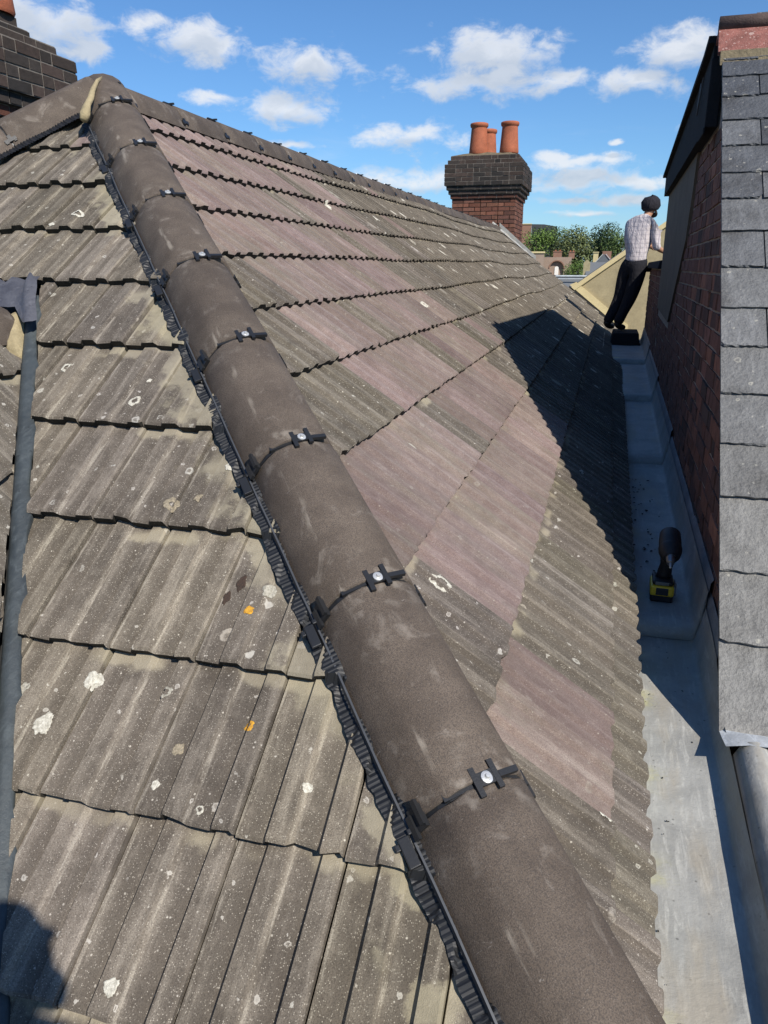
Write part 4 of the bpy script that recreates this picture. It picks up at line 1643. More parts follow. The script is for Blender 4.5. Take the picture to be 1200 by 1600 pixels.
lc = tag(empty('sooty_chimney', (-3.74, 5.285, 0)), 'sooty brick chimney cut off by the left edge behind the hip', 'chimney')
lrg = random.Random(41)
lcore = MB()
z = 0.0
lcs = []
zz = 1.377
for k in range(4):                  # full band, top down
    zz -= 0.076
    lcs.append((zz, 0.0, BLACK, k))
zb = zz
for k, off in enumerate((-0.035, -0.07, -0.105)):
    zb -= 0.076
    lcs.append((zb, off, DARKRED if k else BLACK, k))
for k in range(9):
    zb -= 0.076
    lcs.append((zb, -0.14, REDS + DARKRED, k))
lcs.append((1.377, -0.085, BLACK, 5))
lcs.append((1.453, -0.20, BLACK, 6))
lcs.append((1.529, -0.25, BLACK, 7))
for z0, off, cols, row in lcs:
    brick_face(lc, -2.3 - off, 0.0 + off, z0, off, 'y', row, lrg, cols)
    lcore.box(-1.1 - off, off - 0.006, -2.3 - off + 0.006, off - 0.006, z0 - 0.0045, z0 + 0.0715)
lcore.box(-1.0, -0.16, -2.1, -0.16, -1.5, zb)
lcore.build('chimney_core', M_CHMORT, lc)
m_ = MB()
m_.lathe(POT, 28, M=Matrix.Translation((-0.40, -0.37, 1.595)) @ Matrix.Scale(1.05, 4))
m_.build('chimney_pot', M_TERRA, lc, True)

# ------------------------------------------------------------------ cream rendered gable at the far end
cg = tag(empty('cream_gable_wall', (0, 15.85, 0)), 'cream rendered gable wall with a pale sloping coping behind the man', 'wall')
m_ = MB()
m_.prism([(-0.70, -0.46), (0.23, 0.22), (1.3, 1.0), (1.3, -1.7), (0.5, -1.7)], 'y', 0.0, 0.3)
m_.build('render_face', M_CREAM, cg)
m_ = MB()
m_.prism([(-0.78, -0.43), (1.3, 1.09), (1.3, 0.98), (-0.70, -0.475)], 'y', -0.05, 0.34)
m_.build('sloping_coping', M_CREAMT, cg, bevel=0.01)
m_ = MB()
m_.prism([(-0.74, -0.33), (-0.62, -0.275), (0.40, -1.062), (0.40, -1.225)], 'y', -0.035, -0.001)
m_.build('raised_band', M_CREAMT, cg)
m_ = MB()
m_.prism([(-0.75, -0.342), (0.38, -1.222), (0.38, -1.33), (-0.75, -0.45)], 'y', -0.05, -0.002)
m_.build('dark_soaker', M_UNDER, cg)
m_ = MB()
m_.prism([(-0.75, -0.405), (0.30, -1.222), (0.30, -1.42), (-0.75, -0.60)], 'y', -0.16, -0.0505)
m_.build('lead_flashing', M_LEADB, cg)
m_ = MB()
m_.prism([(-0.60, -0.28), (0.3, 0.375), (0.3, 0.30), (-0.58, -0.34)], 'y', 0.10, 4.0)
m_.build('roof', M_GREYROOF, cg)
# gable house body
hb_ = MB()
hb_.box(2 * XR - 0.0, 0.05, 0.62, YEND, -9, -1.30)
hb_.box(2 * XR, 1.2, YEND + 0.24, YEND + 4.5, -9, -1.72)
o = hb_.build('house_walls', M_HOUSEWALL)
o.name = 'house_body'
tag(o, 'plain brick walls of the house below the tiled roof', 'house')

M_BOOT2 = simple('dull_black_rubber', (0.008, 0.008, 0.008), 0.9)
# upturned black tub the man stands on
tub = tag(empty('black_tub', (0.30, 11.85, -1.05)), 'upturned black tub in the gutter under the man in the turban', 'tub')
m_ = MB()
m_.add([(-0.23, -0.37, 0.0), (0.17, -0.37, 0.0), (0.17, 0.5, 0.0), (-0.23, 0.5, 0.0), (-0.20, -0.34, 0.165), (0.15, -0.34, 0.165), (0.15, 0.47, 0.165), (-0.20, 0.47, 0.165)],
       [(0, 1, 5, 4), (1, 2, 6, 5), (2, 3, 7, 6), (3, 0, 4, 7), (4, 5, 6, 7), (3, 2, 1, 0)])
m_.build('tub_body', M_BOOT2, tub, bevel=0.012)
m_ = MB()
m_.tube([(-0.235, -0.375, 0.012), (0.175, -0.375, 0.012), (0.175, 0.505, 0.012), (-0.235, 0.505, 0.012), (-0.235, -0.375, 0.012)], 0.012, 8)
m_.build('tub_rim', M_BOOT2, tub, True)

# ------------------------------------------------------------------ people
def skin_mesh(verts, edges, radii, root=0, sub=2, name='body'):
    me = bpy.data.meshes.new(name)
    me.from_pydata([tuple(v) for v in verts], edges, [])
    o = bpy.data.objects.new(name, me)
    COL.objects.link(o)
    md = o.modifiers.new('skin', 'SKIN')
    md.use_smooth_shade = True
    for i, r_ in enumerate(radii):
        sv = me.skin_vertices[0].data[i]
        sv.radius = r_ if isinstance(r_, tuple) else (r_, r_)
        sv.use_root = (i == root)
    sm = o.modifiers.new('sub', 'SUBSURF')
    sm.levels = sub
    sm.render_levels = sub
    dg = bpy.context.evaluated_depsgraph_get()
    res = bpy.data.meshes.new_from_object(o.evaluated_get(dg))
    res.name = name
    bpy.data.objects.remove(o)
    bpy.data.meshes.remove(me)
    res.polygons.foreach_set('use_smooth', [True] * len(res.polygons))
    return res


def cloth(name, col, plaid=False):
    m_, t, bs = new_mat(name)
    oc = t.node('ShaderNodeTexCoord').outputs['Object']
    x, y, z = t.sep(oc)
    f = t.noise(oc, 14.0, 4, 0.6)
    c = t.vmath('SCALE', col, scale=t.math('ADD', 0.75, t.math('MULTIPLY', f, 0.5)))
    if plaid:
        def line(v, per, w_):
            q = t.math('ABSOLUTE', t.math('SUBTRACT', t.math('FRACT', t.math('DIVIDE', v, per)), 0.5))
            return t.ss(q, w_, w_ * 0.5)
        hz_ = t.math('ADD', t.math('MULTIPLY', x, 0.9), t.math('MULTIPLY', y, -0.45))
        c = t.mix(t.math('MULTIPLY', line(z, 0.058, 0.16), 0.34), c, (0.25, 0.235, 0.27))
        c = t.mix(t.math('MULTIPLY', line(hz_, 0.060, 0.16), 0.40), c, (0.27, 0.24, 0.28))
        c = t.mix(t.math('MULTIPLY', line(t.math('ADD', hz_, 0.03), 0.12, 0.05), 0.30), c, (0.12, 0.11, 0.14))
    t.put(bs.inputs['Base Color'], c)
    bs.inputs['Roughness'].default_value = 0.9
    bs.inputs['Specular IOR Level'].default_value = 0.15
    fold = t.noise(t.vmath('MULTIPLY', oc, (16, 16, 7)), 1.0, 3, 0.55, 0.8)
    bump(t, bs, fold, 0.035, 0.8)
    return m_


M_SKIN = simple("skin", (0.36, 0.19, 0.115), 0.6, 0, 0.12, 30, 0, 0, 0.3)
M_SHIRT = cloth("plaid_shirt", (0.50, 0.455, 0.455), True)
M_TROUS = cloth("black_trousers", (0.018, 0.018, 0.022))
M_TURB = cloth("black_turban", (0.022, 0.021, 0.026))
M_BOOT = simple("black_boot", (0.014, 0.014, 0.015), 0.6)
M_HAIR = simple("dark_beard", (0.025, 0.02, 0.018), 0.9, 0, 0.4, 90)


def hand_chain(V, E, Rr, wrist_i, wrist, d, n_up, side, curl):
    """palm and five fingers grown from the wrist; d along the hand, n_up its back, side towards the thumb"""
    d, n_up, side = Vector(d).normalized(), Vector(n_up).normalized(), Vector(side).normalized()
    palm = wrist + d * 0.045
    V.append(palm); E.append((wrist_i, len(V) - 1)); Rr.append((0.034, 0.018))
    pi_ = len(V) - 1
    for k, (off, ln) in enumerate(((0.028, 0.070), (0.010, 0.080), (-0.010, 0.074), (-0.028, 0.058))):
        p = palm + d * 0.045 + side * off
        V.append(p); E.append((pi_, len(V) - 1)); Rr.append(0.0105)
        q = p + (d * math.cos(curl) - n_up * math.sin(curl)) * ln * 0.5
        V.append(q); E.append((len(V) - 2, len(V) - 1)); Rr.append(0.0092)
        q2 = q + (d * math.cos(curl * 2) - n_up * math.sin(curl * 2)) * ln * 0.5
        V.append(q2); E.append((len(V) - 2, len(V) - 1)); Rr.append(0.008)
    p = palm - d * 0.012 + side * 0.042
    V.append(p); E.append((pi_, len(V) - 1)); Rr.append(0.0125)
    q = p + (d * 0.8 + side * 0.6).normalized() * 0.036 - n_up * 0.008
    V.append(q); E.append((len(V) - 2, len(V) - 1)); Rr.append(0.0105)
    q = q + (d * 0.95 + side * 0.2).normalized() * 0.03 - n_up * 0.008
    V.append(q); E.append((len(V) - 2, len(V) - 1)); Rr.append(0.009)


def make_person(root, J, shirt_mat, turban=True, foot_dirs=None, head_dir=None):
    """J: joints in root space"""
    V, E, Rr = [], [], []

    def add(p, r_, par=None):
        V.append(Vector(p)); Rr.append(r_)
        if par is not None:
            E.append((par, len(V) - 1))
        return len(V) - 1
    pel = add(J['pelvis'], 0.125)
    wa = add(J['waist'], (0.115, 0.105), pel)
    chs = add(J['chest'], (0.128, 0.110), wa)
    nk = add(J['neckb'], (0.064, 0.064), chs)
    n2 = add(J['neck'], 0.055, nk)
    hd1 = add(J['head'], (0.078, 0.088), n2)
    hd2 = add(J['crown'], 0.072, hd1)
    ends = {}
    for s in ('L', 'R'):
        sh = add(J['sh' + s], 0.062, chs)
        elb = add(J['el' + s], 0.043, sh)
        fo_ = add(J['el' + s].lerp(J['wr' + s], 0.35), 0.042, elb)
        wr = add(J['wr' + s], 0.028, fo_)
        d = (J['wr' + s] - J['el' + s]).normalized()
        sd_ = J.get('thumb' + s, Vector((0, 0, 1)))
        nu = J.get('back' + s, d.cross(sd_))
        hand_chain(V, E, Rr, wr, J['wr' + s], d, nu, sd_, 0.45)
        hp_ = add(J['hip' + s], 0.098, pel)
        kn = add(J['kn' + s], 0.060, hp_)
        cf = add(J['kn' + s].lerp(J['an' + s], 0.35), 0.056, kn)
        an = add(J['an' + s], 0.040, cf)
        td = J['toe' + s]
        add(J['an' + s].lerp(td, 0.5) - Vector((0, 0, 0.025)), 0.040, an)
        add(td, 0.032, len(V) - 1)
    body = link('body', skin_mesh(V, E, Rr, pel), root, M_SKIN)
    # trousers
    V, E, Rr = [], [], []
    a = add(J['pelvis'], 0.148)
    add(J['pelvis'].lerp(J['waist'], 0.75), (0.142, 0.13), a)
    for s in ('L', 'R'):
        h_ = add(J['hip' + s], 0.132, a)
        m1 = add(J['hip' + s].lerp(J['kn' + s], 0.5), 0.118, h_)
        k_ = add(J['kn' + s], 0.098, m1)
        m2 = add(J['kn' + s].lerp(J['an' + s], 0.5), 0.078, k_)
        add(J['an' + s] - (J['kn' + s] - J['an' + s]).normalized() * 0.015, 0.076, m2)
    link('trousers', skin_mesh(V, E, Rr, 0), root, M_TROUS)
    # shirt
    V, E, Rr = [], [], []
    a0_ = add(J['waist'].lerp(J['pelvis'], 0.98), (0.176, 0.160))
    a = add(J['waist'].lerp(J['pelvis'], 0.5), (0.170, 0.156), a0_)
    b = add(J['waist'], (0.168, 0.150), a)
    c = add(J['chest'], (0.190, 0.158), b)
    add(J['neckb'], (0.104, 0.100), c)
    add(J['neckb'].lerp(J['neck'], 0.6), (0.078, 0.076), len(V) - 1)
    for s in ('L', 'R'):
        h_ = add(J['sh' + s], 0.082, c)
        m1 = add(J['sh' + s].lerp(J['el' + s], 0.55), 0.068, h_)
        e2 = add(J['el' + s], 0.060, m1)
        add(J['el' + s].lerp(J['wr' + s], 0.28), 0.054, e2)
    link('shirt', skin_mesh(V, E, Rr, 0), root, shirt_mat)
    for s in ('L', 'R'):
        V, E, Rr = [], [], []
        d = (J['toe' + s] - J['an' + s])
        a = add(J['an' + s] + Vector((0, 0, 0.05)), 0.058)
        b = add(J['an' + s] - Vector((0, 0, 0.02)), 0.052, a)
        c = add(J['an' + s] + d * 0.55 - Vector((0, 0, 0.02)), 0.048, b)
        add(J['toe' + s], 0.038, c)
        link('boot', skin_mesh(V, E, Rr, 0), root, M_BOOT)
    hv = (J['crown'] - J['head'])
    f = Vector(head_dir).normalized()
    up = Vector((0, 0, 1))
    rt = f.cross(up).normalized()
    H = J['head']
    # face: nose, ears, eyes, mouth as shallow forms on the head
    m_ = MB()
    m_.tube([H + f * 0.085 + up * 0.02, H + f * 0.112 - up * 0.022, H + f * 0.088 - up * 0.03], [0.010, 0.017, 0.008], 8)
    m_.build('nose', M_SKIN, root, True)
    for sg in (-1, 1):
        m_ = MB()
        m_.tube([H + rt * sg * 0.082 + up * 0.03 - f * 0.01, H + rt * sg * 0.094 + up * 0.01 - f * 0.018, H + rt * sg * 0.084 - up * 0.03 - f * 0.005], [0.010, 0.017, 0.009], 8)
        m_.build('ear', M_SKIN, root, True)
        m_ = MB()
        m_.lathe([(0.0, 0.012), (0.008, 0.009), (0.012, 0.0), (0.008, -0.009), (0, -0.012)], 10, M=Matrix.Translation(H + f * 0.078 + rt * sg * 0.032 + up * 0.018))
        m_.build('eye', M_WHITE, root, True)
    m_ = MB()
    m_.tube([H + f * 0.082 - up * 0.055 - rt * 0.024, H + f * 0.092 - up * 0.056, H + f * 0.082 - up * 0.055 + rt * 0.024], [0.004, 0.008, 0.004], 8)
    m_.build('mouth', M_SKIN, root, True)
    m_ = MB()
    pts = []
    for k in range(9):
        q = -1.35 + 2.7 * k / 8
        pts.append(H + f * (0.066 * math.cos(q)) + rt * (0.080 * math.sin(q)) - up * (0.078 - 0.035 * (abs(q) / 1.35) ** 2))
    m_.tube(pts, [0.014, 0.022, 0.028, 0.034, 0.036, 0.034, 0.028, 0.022, 0.014], 8)
    m_.build('beard', M_HAIR, root, True)
    if turban:
        tm = MB()
        tp = [(0.012, 0.166), (0.050, 0.164), (0.085, 0.150), (0.112, 0.118), (0.126, 0.078), (0.128, 0.042), (0.116, 0.010), (0.098, -0.012), (0.088, -0.018)]
        n, rows = 28, len(tp) - 1
        vs, fs = [], []
        for i, (r0, z_) in enumerate(tp):
            for k in range(n):
                a = 2 * math.pi * k / n
                fr, sd2 = math.cos(a), math.sin(a)
                g_ = 1 + 0.035 * math.sin(z_ * 95 + 2.2 * abs(sd2) + 1.5 * fr)
                vs.append(H + f * (r0 * g_ * fr * 1.10 - 0.008) + rt * (r0 * g_ * sd2) + up * (z_ - 0.004 + 0.018 * fr - 0.012 * (1 - fr) * (1 if z_ < 0.05 else 0.3)))
        for i in range(rows):
            for k in range(n):
                fs.append((i * n + k, i * n + (k + 1) % n, (i + 1) * n + (k + 1) % n, (i + 1) * n + k))
        tm.add(vs, fs)
        tm.build('turban', M_TURB, root, True)
    else:
        hm = MB()
        hm.lathe([(0.0, 0.125), (0.05, 0.118), (0.086, 0.085), (0.098, 0.04), (0.096, 0.0), (0.080, -0.03)], 20, M=Matrix.Translation(H - f * 0.012))
        hm.build('hair', M_HAIR, root, True)
    if turban:
        nk_ = MB()
        nk_.tube([H - f * 0.055 + up * 0.0, H - f * 0.062 - up * 0.05], [0.055, 0.05], 12)
        nk_.build('hair', M_HAIR, root, True)


def V3(*a):
    return Vector(a)


# man at the far end: built in a frame whose x is to the photo's right and y away from the camera
man = tag(empty('person', (0.095, 11.95, -0.878), YAW), 'man in a black turban, pale checked shirt and black trousers leaning against the wall', 'person')
JM = {
    'pelvis': V3(0.250, 0.05, 0.90), 'waist': V3(0.262, 0.05, 1.08), 'chest': V3(0.285, 0.06, 1.33), 'neckb': V3(0.345, 0.08, 1.53), 'neck': V3(0.385, 0.10, 1.585),
    'head': V3(0.425, 0.125, 1.665), 'crown': V3(0.43, 0.125, 1.755),
    'shL': V3(0.175, 0.21, 1.46), 'shR': V3(0.445, -0.07, 1.44),
    'elL': V3(0.30, 0.42, 1.24), 'elR': V3(0.475, -0.12, 1.14),
    'wrL': V3(0.52, 0.40, 1.17), 'wrR': V3(0.645, 0.01, 1.075),
    'thumbL': V3(0, -0.5, 1), 'thumbR': V3(0, 0.5, 1),
    'hipL': V3(0.165, 0.13, 0.86), 'hipR': V3(0.300, -0.03, 0.86),
    'knL': V3(0.120, 0.17, 0.46), 'knR': V3(0.205, -0.01, 0.45),
    'anL': V3(-0.055, 0.14, 0.09), 'anR': V3(0.050, -0.03, 0.09),
    'toeL': V3(0.08, 0.24, 0.035), 'toeR': V3(0.19, 0.05, 0.035)}
make_person(man, JM, M_SHIRT, True, head_dir=(0.80, 0.45, -0.18))

# the photographer, whose shadow falls into the bottom left corner
M_TEE = cloth("navy_tee", (0.03, 0.035, 0.05))
ph = tag(empty('person', (0.200, -0.25, -1.375), 0.0), 'person in dark clothes standing close behind the camera holding up a phone', 'person')
JP = {
    'pelvis': V3(0, 0, 0.93), 'waist': V3(0, 0, 1.12), 'chest': V3(0, 0.02, 1.35), 'neckb': V3(0, 0.0, 1.50), 'neck': V3(0, 0.01, 1.55), 'head': V3(0, 0.03, 1.64), 'crown': V3(0, 0.03, 1.72),
    'shL': V3(-0.17, 0.01, 1.44), 'shR': V3(0.17, 0.01, 1.44), 'elL': V3(-0.25, 0.06, 1.20), 'elR': V3(0.16, 0.17, 1.20), 'wrL': V3(-0.25, 0.10, 1.24), 'wrR': V3(-0.11, 0.17, 1.20),
    'thumbL': V3(0.7, 0, 0.7), 'thumbR': V3(-0.7, 0, 0.7),
    'hipL': V3(-0.09, 0, 0.88), 'hipR': V3(0.09, 0, 0.88), 'knL': V3(-0.10, 0.03, 0.48), 'knR': V3(0.10, 0.03, 0.48), 'anL': V3(-0.11, 0, 0.09), 'anR': V3(0.11, 0, 0.09),
    'toeL': V3(-0.13, 0.16, 0.035), 'toeR': V3(0.13, 0.16, 0.035)}
make_person(ph, JP, M_TEE, False, head_dir=(0, 1, -0.1))
pn = tag(empty('phone', (0.0, -0.035, 0.0), 0.27), 'dark phone held upright by the person behind the camera', 'phone')
m_ = MB()
m_.box(-0.038, 0.038, -0.012, -0.004, -0.11, 0.045)
m_.build('phone_body', M_PLASTIC, pn, bevel=0.003)
bd = tag(empty('scaffold_boards', (0.2, -0.3, -1.31)), 'timber scaffold boards under the feet of the person behind the camera', 'boards')
M_WOOD = simple("scaffold_timber", (0.32, 0.23, 0.13), 0.85, 0, 0.3, 12)
for k in range(3):
    m_ = MB()
    m_.box(-1.4, 1.4, -0.34 + 0.23 * k, -0.34 + 0.23 * k + 0.222, 0.0, 0.038, jit=0.002)
    m_.build('board', M_WOOD, bd)

# ------------------------------------------------------------------ cordless driver standing in the gutter
dv = tag(empty('cordless_driver', (0.283, 2.86, -1.193), R(-2)), 'yellow and black cordless impact driver standing on its battery in the lead gutter', 'power tool')
M_YEL = simple("yellow_plastic", (0.80, 0.50, 0.03), 0.45, 0, 0.15, 60)
M_BLKP = simple("black_rubber", (0.018, 0.018, 0.019), 0.55, 0, 0.2, 60)
M_STEEL = simple("dark_steel", (0.22, 0.22, 0.23), 0.35, 0.8, 0.1, 60)
M_LOGO = simple("label_dark", (0.03, 0.03, 0.032), 0.3, 0, 0.1, 60)
m_ = MB()
m_.box(-0.040, 0.040, -0.050, 0.060, 0.0, 0.030)
dbat = m_.build('battery', M_BLKP, dv, bevel=0.006)
m_ = MB()
m_.box(-0.0425, 0.0425, -0.054, 0.062, 0.024, 0.064)
yb = m_.build('battery_shell', M_YEL, dbat, bevel=0.008)
m_ = MB()
m_.box(-0.022, 0.022, -0.0560, -0.050, 0.030, 0.058)
m_.build('battery_label', M_LOGO, dbat, bevel=0.002)
m_ = MB()
m_.box(-0.037, 0.037, -0.046, 0.050, 0.064, 0.082)
m_.build('tool_foot', M_BLKP, dv, bevel=0.008)
m_ = MB()
m_.box(-0.026, 0.022, -0.0480, -0.0455, 0.067, 0.079)
m_.build('name_plate', simple("grey_plate", (0.20, 0.19, 0.16), 0.5), dv, bevel=0.001)
m_ = MB()
m_.tube([(0, 0.004, 0.070), (0.004, 0.006, 0.10), (0.008, 0.002, 0.135), (0.010, 0.0, 0.170)], [0.024, 0.021, 0.020, 0.025], 14, squash=1.25)
m_.build('handle', M_BLKP, dv, True)
MH = Matrix.Translation((0.013, 0.0, 0.205)) @ Matrix.Rotation(R(90 + 14), 4, 'X') @ Matrix.Scale(1.12, 4)
m_ = MB()
m_.lathe([(0.0, -0.085), (0.026, -0.083), (0.034, -0.070), (0.036, -0.02), (0.035, 0.02)], 22, M=MH)
hbod = m_.build('motor_housing', M_BLKP, dv, True)
m_ = MB()
m_.lathe([(0.0355, 0.012), (0.0375, 0.016), (0.0365, 0.030), (0.032, 0.050), (0.023, 0.066), (0.019, 0.070)], 22, M=MH)
m_.build('nose_bumper', M_BLKP, hbod, True)
m_ = MB()
m_.lathe([(0.019, 0.066), (0.014, 0.070), (0.0125, 0.094), (0.007, 0.097), (0.0, 0.096)], 16, M=MH)
ck = m_.build('chuck', M_STEEL, dv, True)
m_ = MB()
m_.lathe([(0.0036, 0.094), (0.0036, 0.122), (0.0, 0.123)], 6, M=MH)
m_.build('driver_bit', M_SCREW, ck)
m_ = MB()
m_.box(-0.002, 0.018, -0.040, -0.012, 0.142, 0.170)
m_.build('trigger', M_BLKP, dv, bevel=0.005)
m_ = MB()
m_.box(0.0425, 0.047, -0.02, 0.02, 0.055, 0.07)
m_.box(0.046, 0.050, -0.02, -0.015, 0.02, 0.07)
m_.build('belt_hook', M_STEEL, dv)

# crumbs of moss lying in the gutter
mc = MB()
for k in range(46):
    x = rng.gauss(0.245, 0.035)
    y = rng.uniform(3.1, 4.6)
    s = rng.uniform(0.002, 0.0065)
    M = Matrix.Translation((x, y, -1.190)) @ Matrix.Rotation(rng.uniform(0, 6), 4, 'Z')
    mc.box(-s, s, -s * 0.7, s * 0.7, 0, s * 0.5, M=M, jit=s * 0.3)
for k in range(60):
    x = 0.165 + abs(rng.gauss(0, 0.035)) if rng.random() < 0.75 else rng.uniform(0.17, 0.34)
    y = rng.uniform(1.0, 2.55)
    s = rng.uniform(0.0006, 0.0019)
    M = Matrix.Translation((x, y, -1.2475)) @ Matrix.Rotation(rng.uniform(0, 6), 4, 'Z')
    mc.box(-s * 1.5, s * 1.5, -s * 0.7, s * 0.7, 0, s * 0.5, M=M, jit=s * 0.35)
tag(mc.build('moss_crumbs', M_EDGE), 'dark crumbs of moss scattered along the shaded lead gutter', kind='stuff')

# ------------------------------------------------------------------ what lies beyond the roofs
def leaf_material(name, dark, light):
    m_, t, bs = new_mat(name)
    a = attr(t, 'rnd').outputs['Fac']
    P = pos(t)
    n = t.noise(P, 0.35, 3)
    f = t.math('ADD', t.math('MULTIPLY', a, 0.6), t.math('MULTIPLY', n, 0.5))
    c = t.mix(t.ss(f, 0.2, 0.9), dark, light)
    t.put(bs.inputs['Base Color'], c)
    bs.inputs['Roughness'].default_value = 0.6
    bs.inputs['Specular IOR Level'].default_value = 0.2
    return m_


LEAF = {'mid': leaf_material('leaf_mid', (0.046, 0.078, 0.022), (0.115, 0.165, 0.050)),
        'bright': leaf_material('leaf_bright', (0.055, 0.100, 0.020), (0.135, 0.205, 0.048)),
        'dark': leaf_material('leaf_dark', (0.026, 0.048, 0.022), (0.060, 0.095, 0.040)),
        'olive': leaf_material('leaf_olive', (0.060, 0.080, 0.028), (0.140, 0.165, 0.065))}
M_BARK = simple('bark', (0.06, 0.045, 0.032), 0.95, 0, 0.3, 3)


def tree(name, label, px, py, Z, hw, hh, kind, seed, lobes=9, leaves=2600, group='trees beyond the roofs', trunk=True):
    rg = random.Random(seed)
    c = at(px, py, Z)
    sx, sz = hw / F * Z, hh / F * Z
    base = Vector((c.x, c.y, -9.0))
    root = tag(empty(name, base), label, 'tree' if name != 'garden_shrub' else 'shrub', group)
    L = []
    for k in range(lobes):
        a = rg.uniform(0, 2 * math.pi)
        r_ = rg.uniform(0.25, 0.72)
        L.append((Vector((math.cos(a) * r_ * sx, math.sin(a) * r_ * sx, rg.uniform(-0.6, 0.58) * sz)), rg.uniform(0.36, 0.58)))
    L.append((Vector((0, 0, 0.42 * sz)), 0.55))
    L.append((Vector((0, 0, -0.2 * sz)), 0.72))
    vs, fs, rn = [], [], []
    lsz = 0.020 * (sx + sz)
    for k in range(leaves):
        lc_, lr = rg.choice(L)
        d = Vector((rg.gauss(0, 1), rg.gauss(0, 1), rg.gauss(0, 1))).normalized()
        q = rg.uniform(0.72, 1.06) if rg.random() < 0.85 else rg.uniform(0.2, 0.8)
        p = lc_ + Vector((d.x * sx * lr, d.y * sx * lr, d.z * sz * lr)) * q
        nrm = (d + Vector((rg.uniform(-1, 1), rg.uniform(-1, 1), rg.uniform(-0.3, 1.1))) * 0.9).normalized()
        t_ = nrm.orthogonal().normalized()
        b_ = nrm.cross(t_)
        s = lsz * rg.uniform(0.6, 1.6)
        o_ = c - base + p
        an = rg.uniform(0, 6.28)
        t2 = t_ * math.cos(an) + b_ * math.sin(an)
        b2 = nrm.cross(t2)
        i0 = len(vs)
        vs += [o_ + t2 * s, o_ + b2 * s * 0.7, o_ - t2 * s, o_ - b2 * s * 0.7]
        fs.append((i0, i0 + 1, i0 + 2, i0 + 3))
        rn += [rg.random()] * 4
    me = bpy.data.meshes.new('crown')
    me.from_pydata([tuple(v) for v in vs], [], fs)
    set_attr(me, 'rnd', rn)
    link('crown', me, root, LEAF[kind])
    m_ = MB()
    cz_ = c.z + 9
    m_.tube([(0, 0, 0), (0.1, 0, cz_ * 0.4), (0, 0.1, cz_ * 0.8), (0, 0, cz_ + sz * 0.3)], [sx * 0.10, sx * 0.08, sx * 0.055, sx * 0.02], 8)
    for k in range(4):
        a = k * 1.57 + rg.uniform(0, 1)
        m_.tube([(0, 0, cz_ - sz * 0.7), (math.cos(a) * sx * 0.3, math.sin(a) * sx * 0.3, cz_ - sz * 0.2), (math.cos(a) * sx * 0.5, math.sin(a) * sx * 0.5, cz_ + sz * 0.2)], [sx * 0.04, sx * 0.03, sx * 0.01], 6)
    m_.build('trunk', M_BARK, root, True)
    return root


tree('broadleaf_tree', 'bright green tree right beside the brick chimney', 838, 381, 125, 34, 27, 'bright', 1)
tree('conifer_tree', 'narrow very dark tree between the two broad green ones', 868, 384, 128, 16, 27, 'dark', 2, 7, 1600)
tree('broadleaf_tree', 'broad olive green tree behind the arched brick gable', 900, 390, 124, 38, 37, 'olive', 3, 12, 3600)
tree('broadleaf_tree', 'tallest dark green tree in the middle of the tree line', 938, 378, 140, 33, 30, 'dark', 4, 10, 2600)
tree('broadleaf_tree', 'dull green tree closest to the left of the man', 966, 390, 135, 30, 29, 'mid', 5, 10, 2400)
tree('broadleaf_tree', 'small green tree showing between the man and the wall', 1040, 395, 60, 26, 24, 'bright', 6, 8, 1800)
tree('garden_shrub', 'rounded bright green shrub in front of the arched gable', 900, 421, 95, 23, 17, 'bright', 7, 9, 2600, 'shrubs in the gardens')
tree('broadleaf_tree', 'mid green tree low behind the white rendered chimney', 945, 398, 150, 40, 24, 'mid', 8, 10, 2000)
tree('broadleaf_tree', 'mid green tree under the charcoal flat building', 862, 372, 150, 30, 20, 'mid', 9, 8, 1800)

tree('broadleaf_tree', 'mid green tree filling the gap above the arched gable', 880, 392, 132, 26, 22, 'mid', 10, 8, 1800)
tree('broadleaf_tree', 'olive tree between the broad one and the tallest dark one', 920, 388, 145, 24, 24, 'olive', 11, 8, 1800)
tree('broadleaf_tree', 'dark low tree between the tallest tree and the man', 957, 396, 148, 28, 26, 'dark', 12, 8, 1800)
# arched brick gable house
def vertical_frame(px, py, Z):
    """a house frame: x to the right, y away, at the photo position"""
    c = at(px, py, Z)
    M = Matrix.Rotation(YAW - math.atan2((px - 600) / F, 1) * 1.0, 4, 'Z')
    M.translation = Vector((c.x, c.y, 0))
    return M, c.z, Z / F


def house(name, label, px, py, Z):
    M, z, k = vertical_frame(px, py, Z)
    r_ = tag(empty(name, M.translation), label, 'house')
    r_.rotation_euler = M.to_euler()
    return r_, z, k


r_, z0, k = house('gabled_house', 'pinkish brick house with a round arched recess and two stub chimneys', 870, 415, 118)
m_ = MB()
W = 22 * k
top = z0 + 12.5 * k
arch = []
ar = 10.5 * k
for i in range(13):
    q = math.pi * i / 12
    arch.append((ar * math.cos(q), z0 - 4 * k + ar * math.sin(q)))
poly = [(W, -9), (W, top), (-W, top), (-W, -9), (-ar, -9)] + arch[::-1] + [(ar, -9)]
m_.prism(poly, 'y', 0, 0.45)
m_.build('wall', M_PINKBRICK, r_)
m_ = MB()
m_.box(-W, W, 0.45, 9, -9, top - 0.3)
m_.build('rear_wall', M_PINKBRICK, r_)
m_ = MB()
for i in range(12):
    a, b = i * math.pi / 12, (i + 1) * math.pi / 12
    r0, r1 = ar + 0.02, ar + 1.8 * k
    zc_ = z0 - 4 * k
    m_.prism([(r0 * math.cos(a), zc_ + r0 * math.sin(a)), (r1 * math.cos(a), zc_ + r1 * math.sin(a)), (r1 * math.cos(b), zc_ + r1 * math.sin(b)), (r0 * math.cos(b), zc_ + r0 * math.sin(b))], 'y', -0.08, -0.002)
m_.build('arch_ring', M_REDBRICK, r_)
m_ = MB()
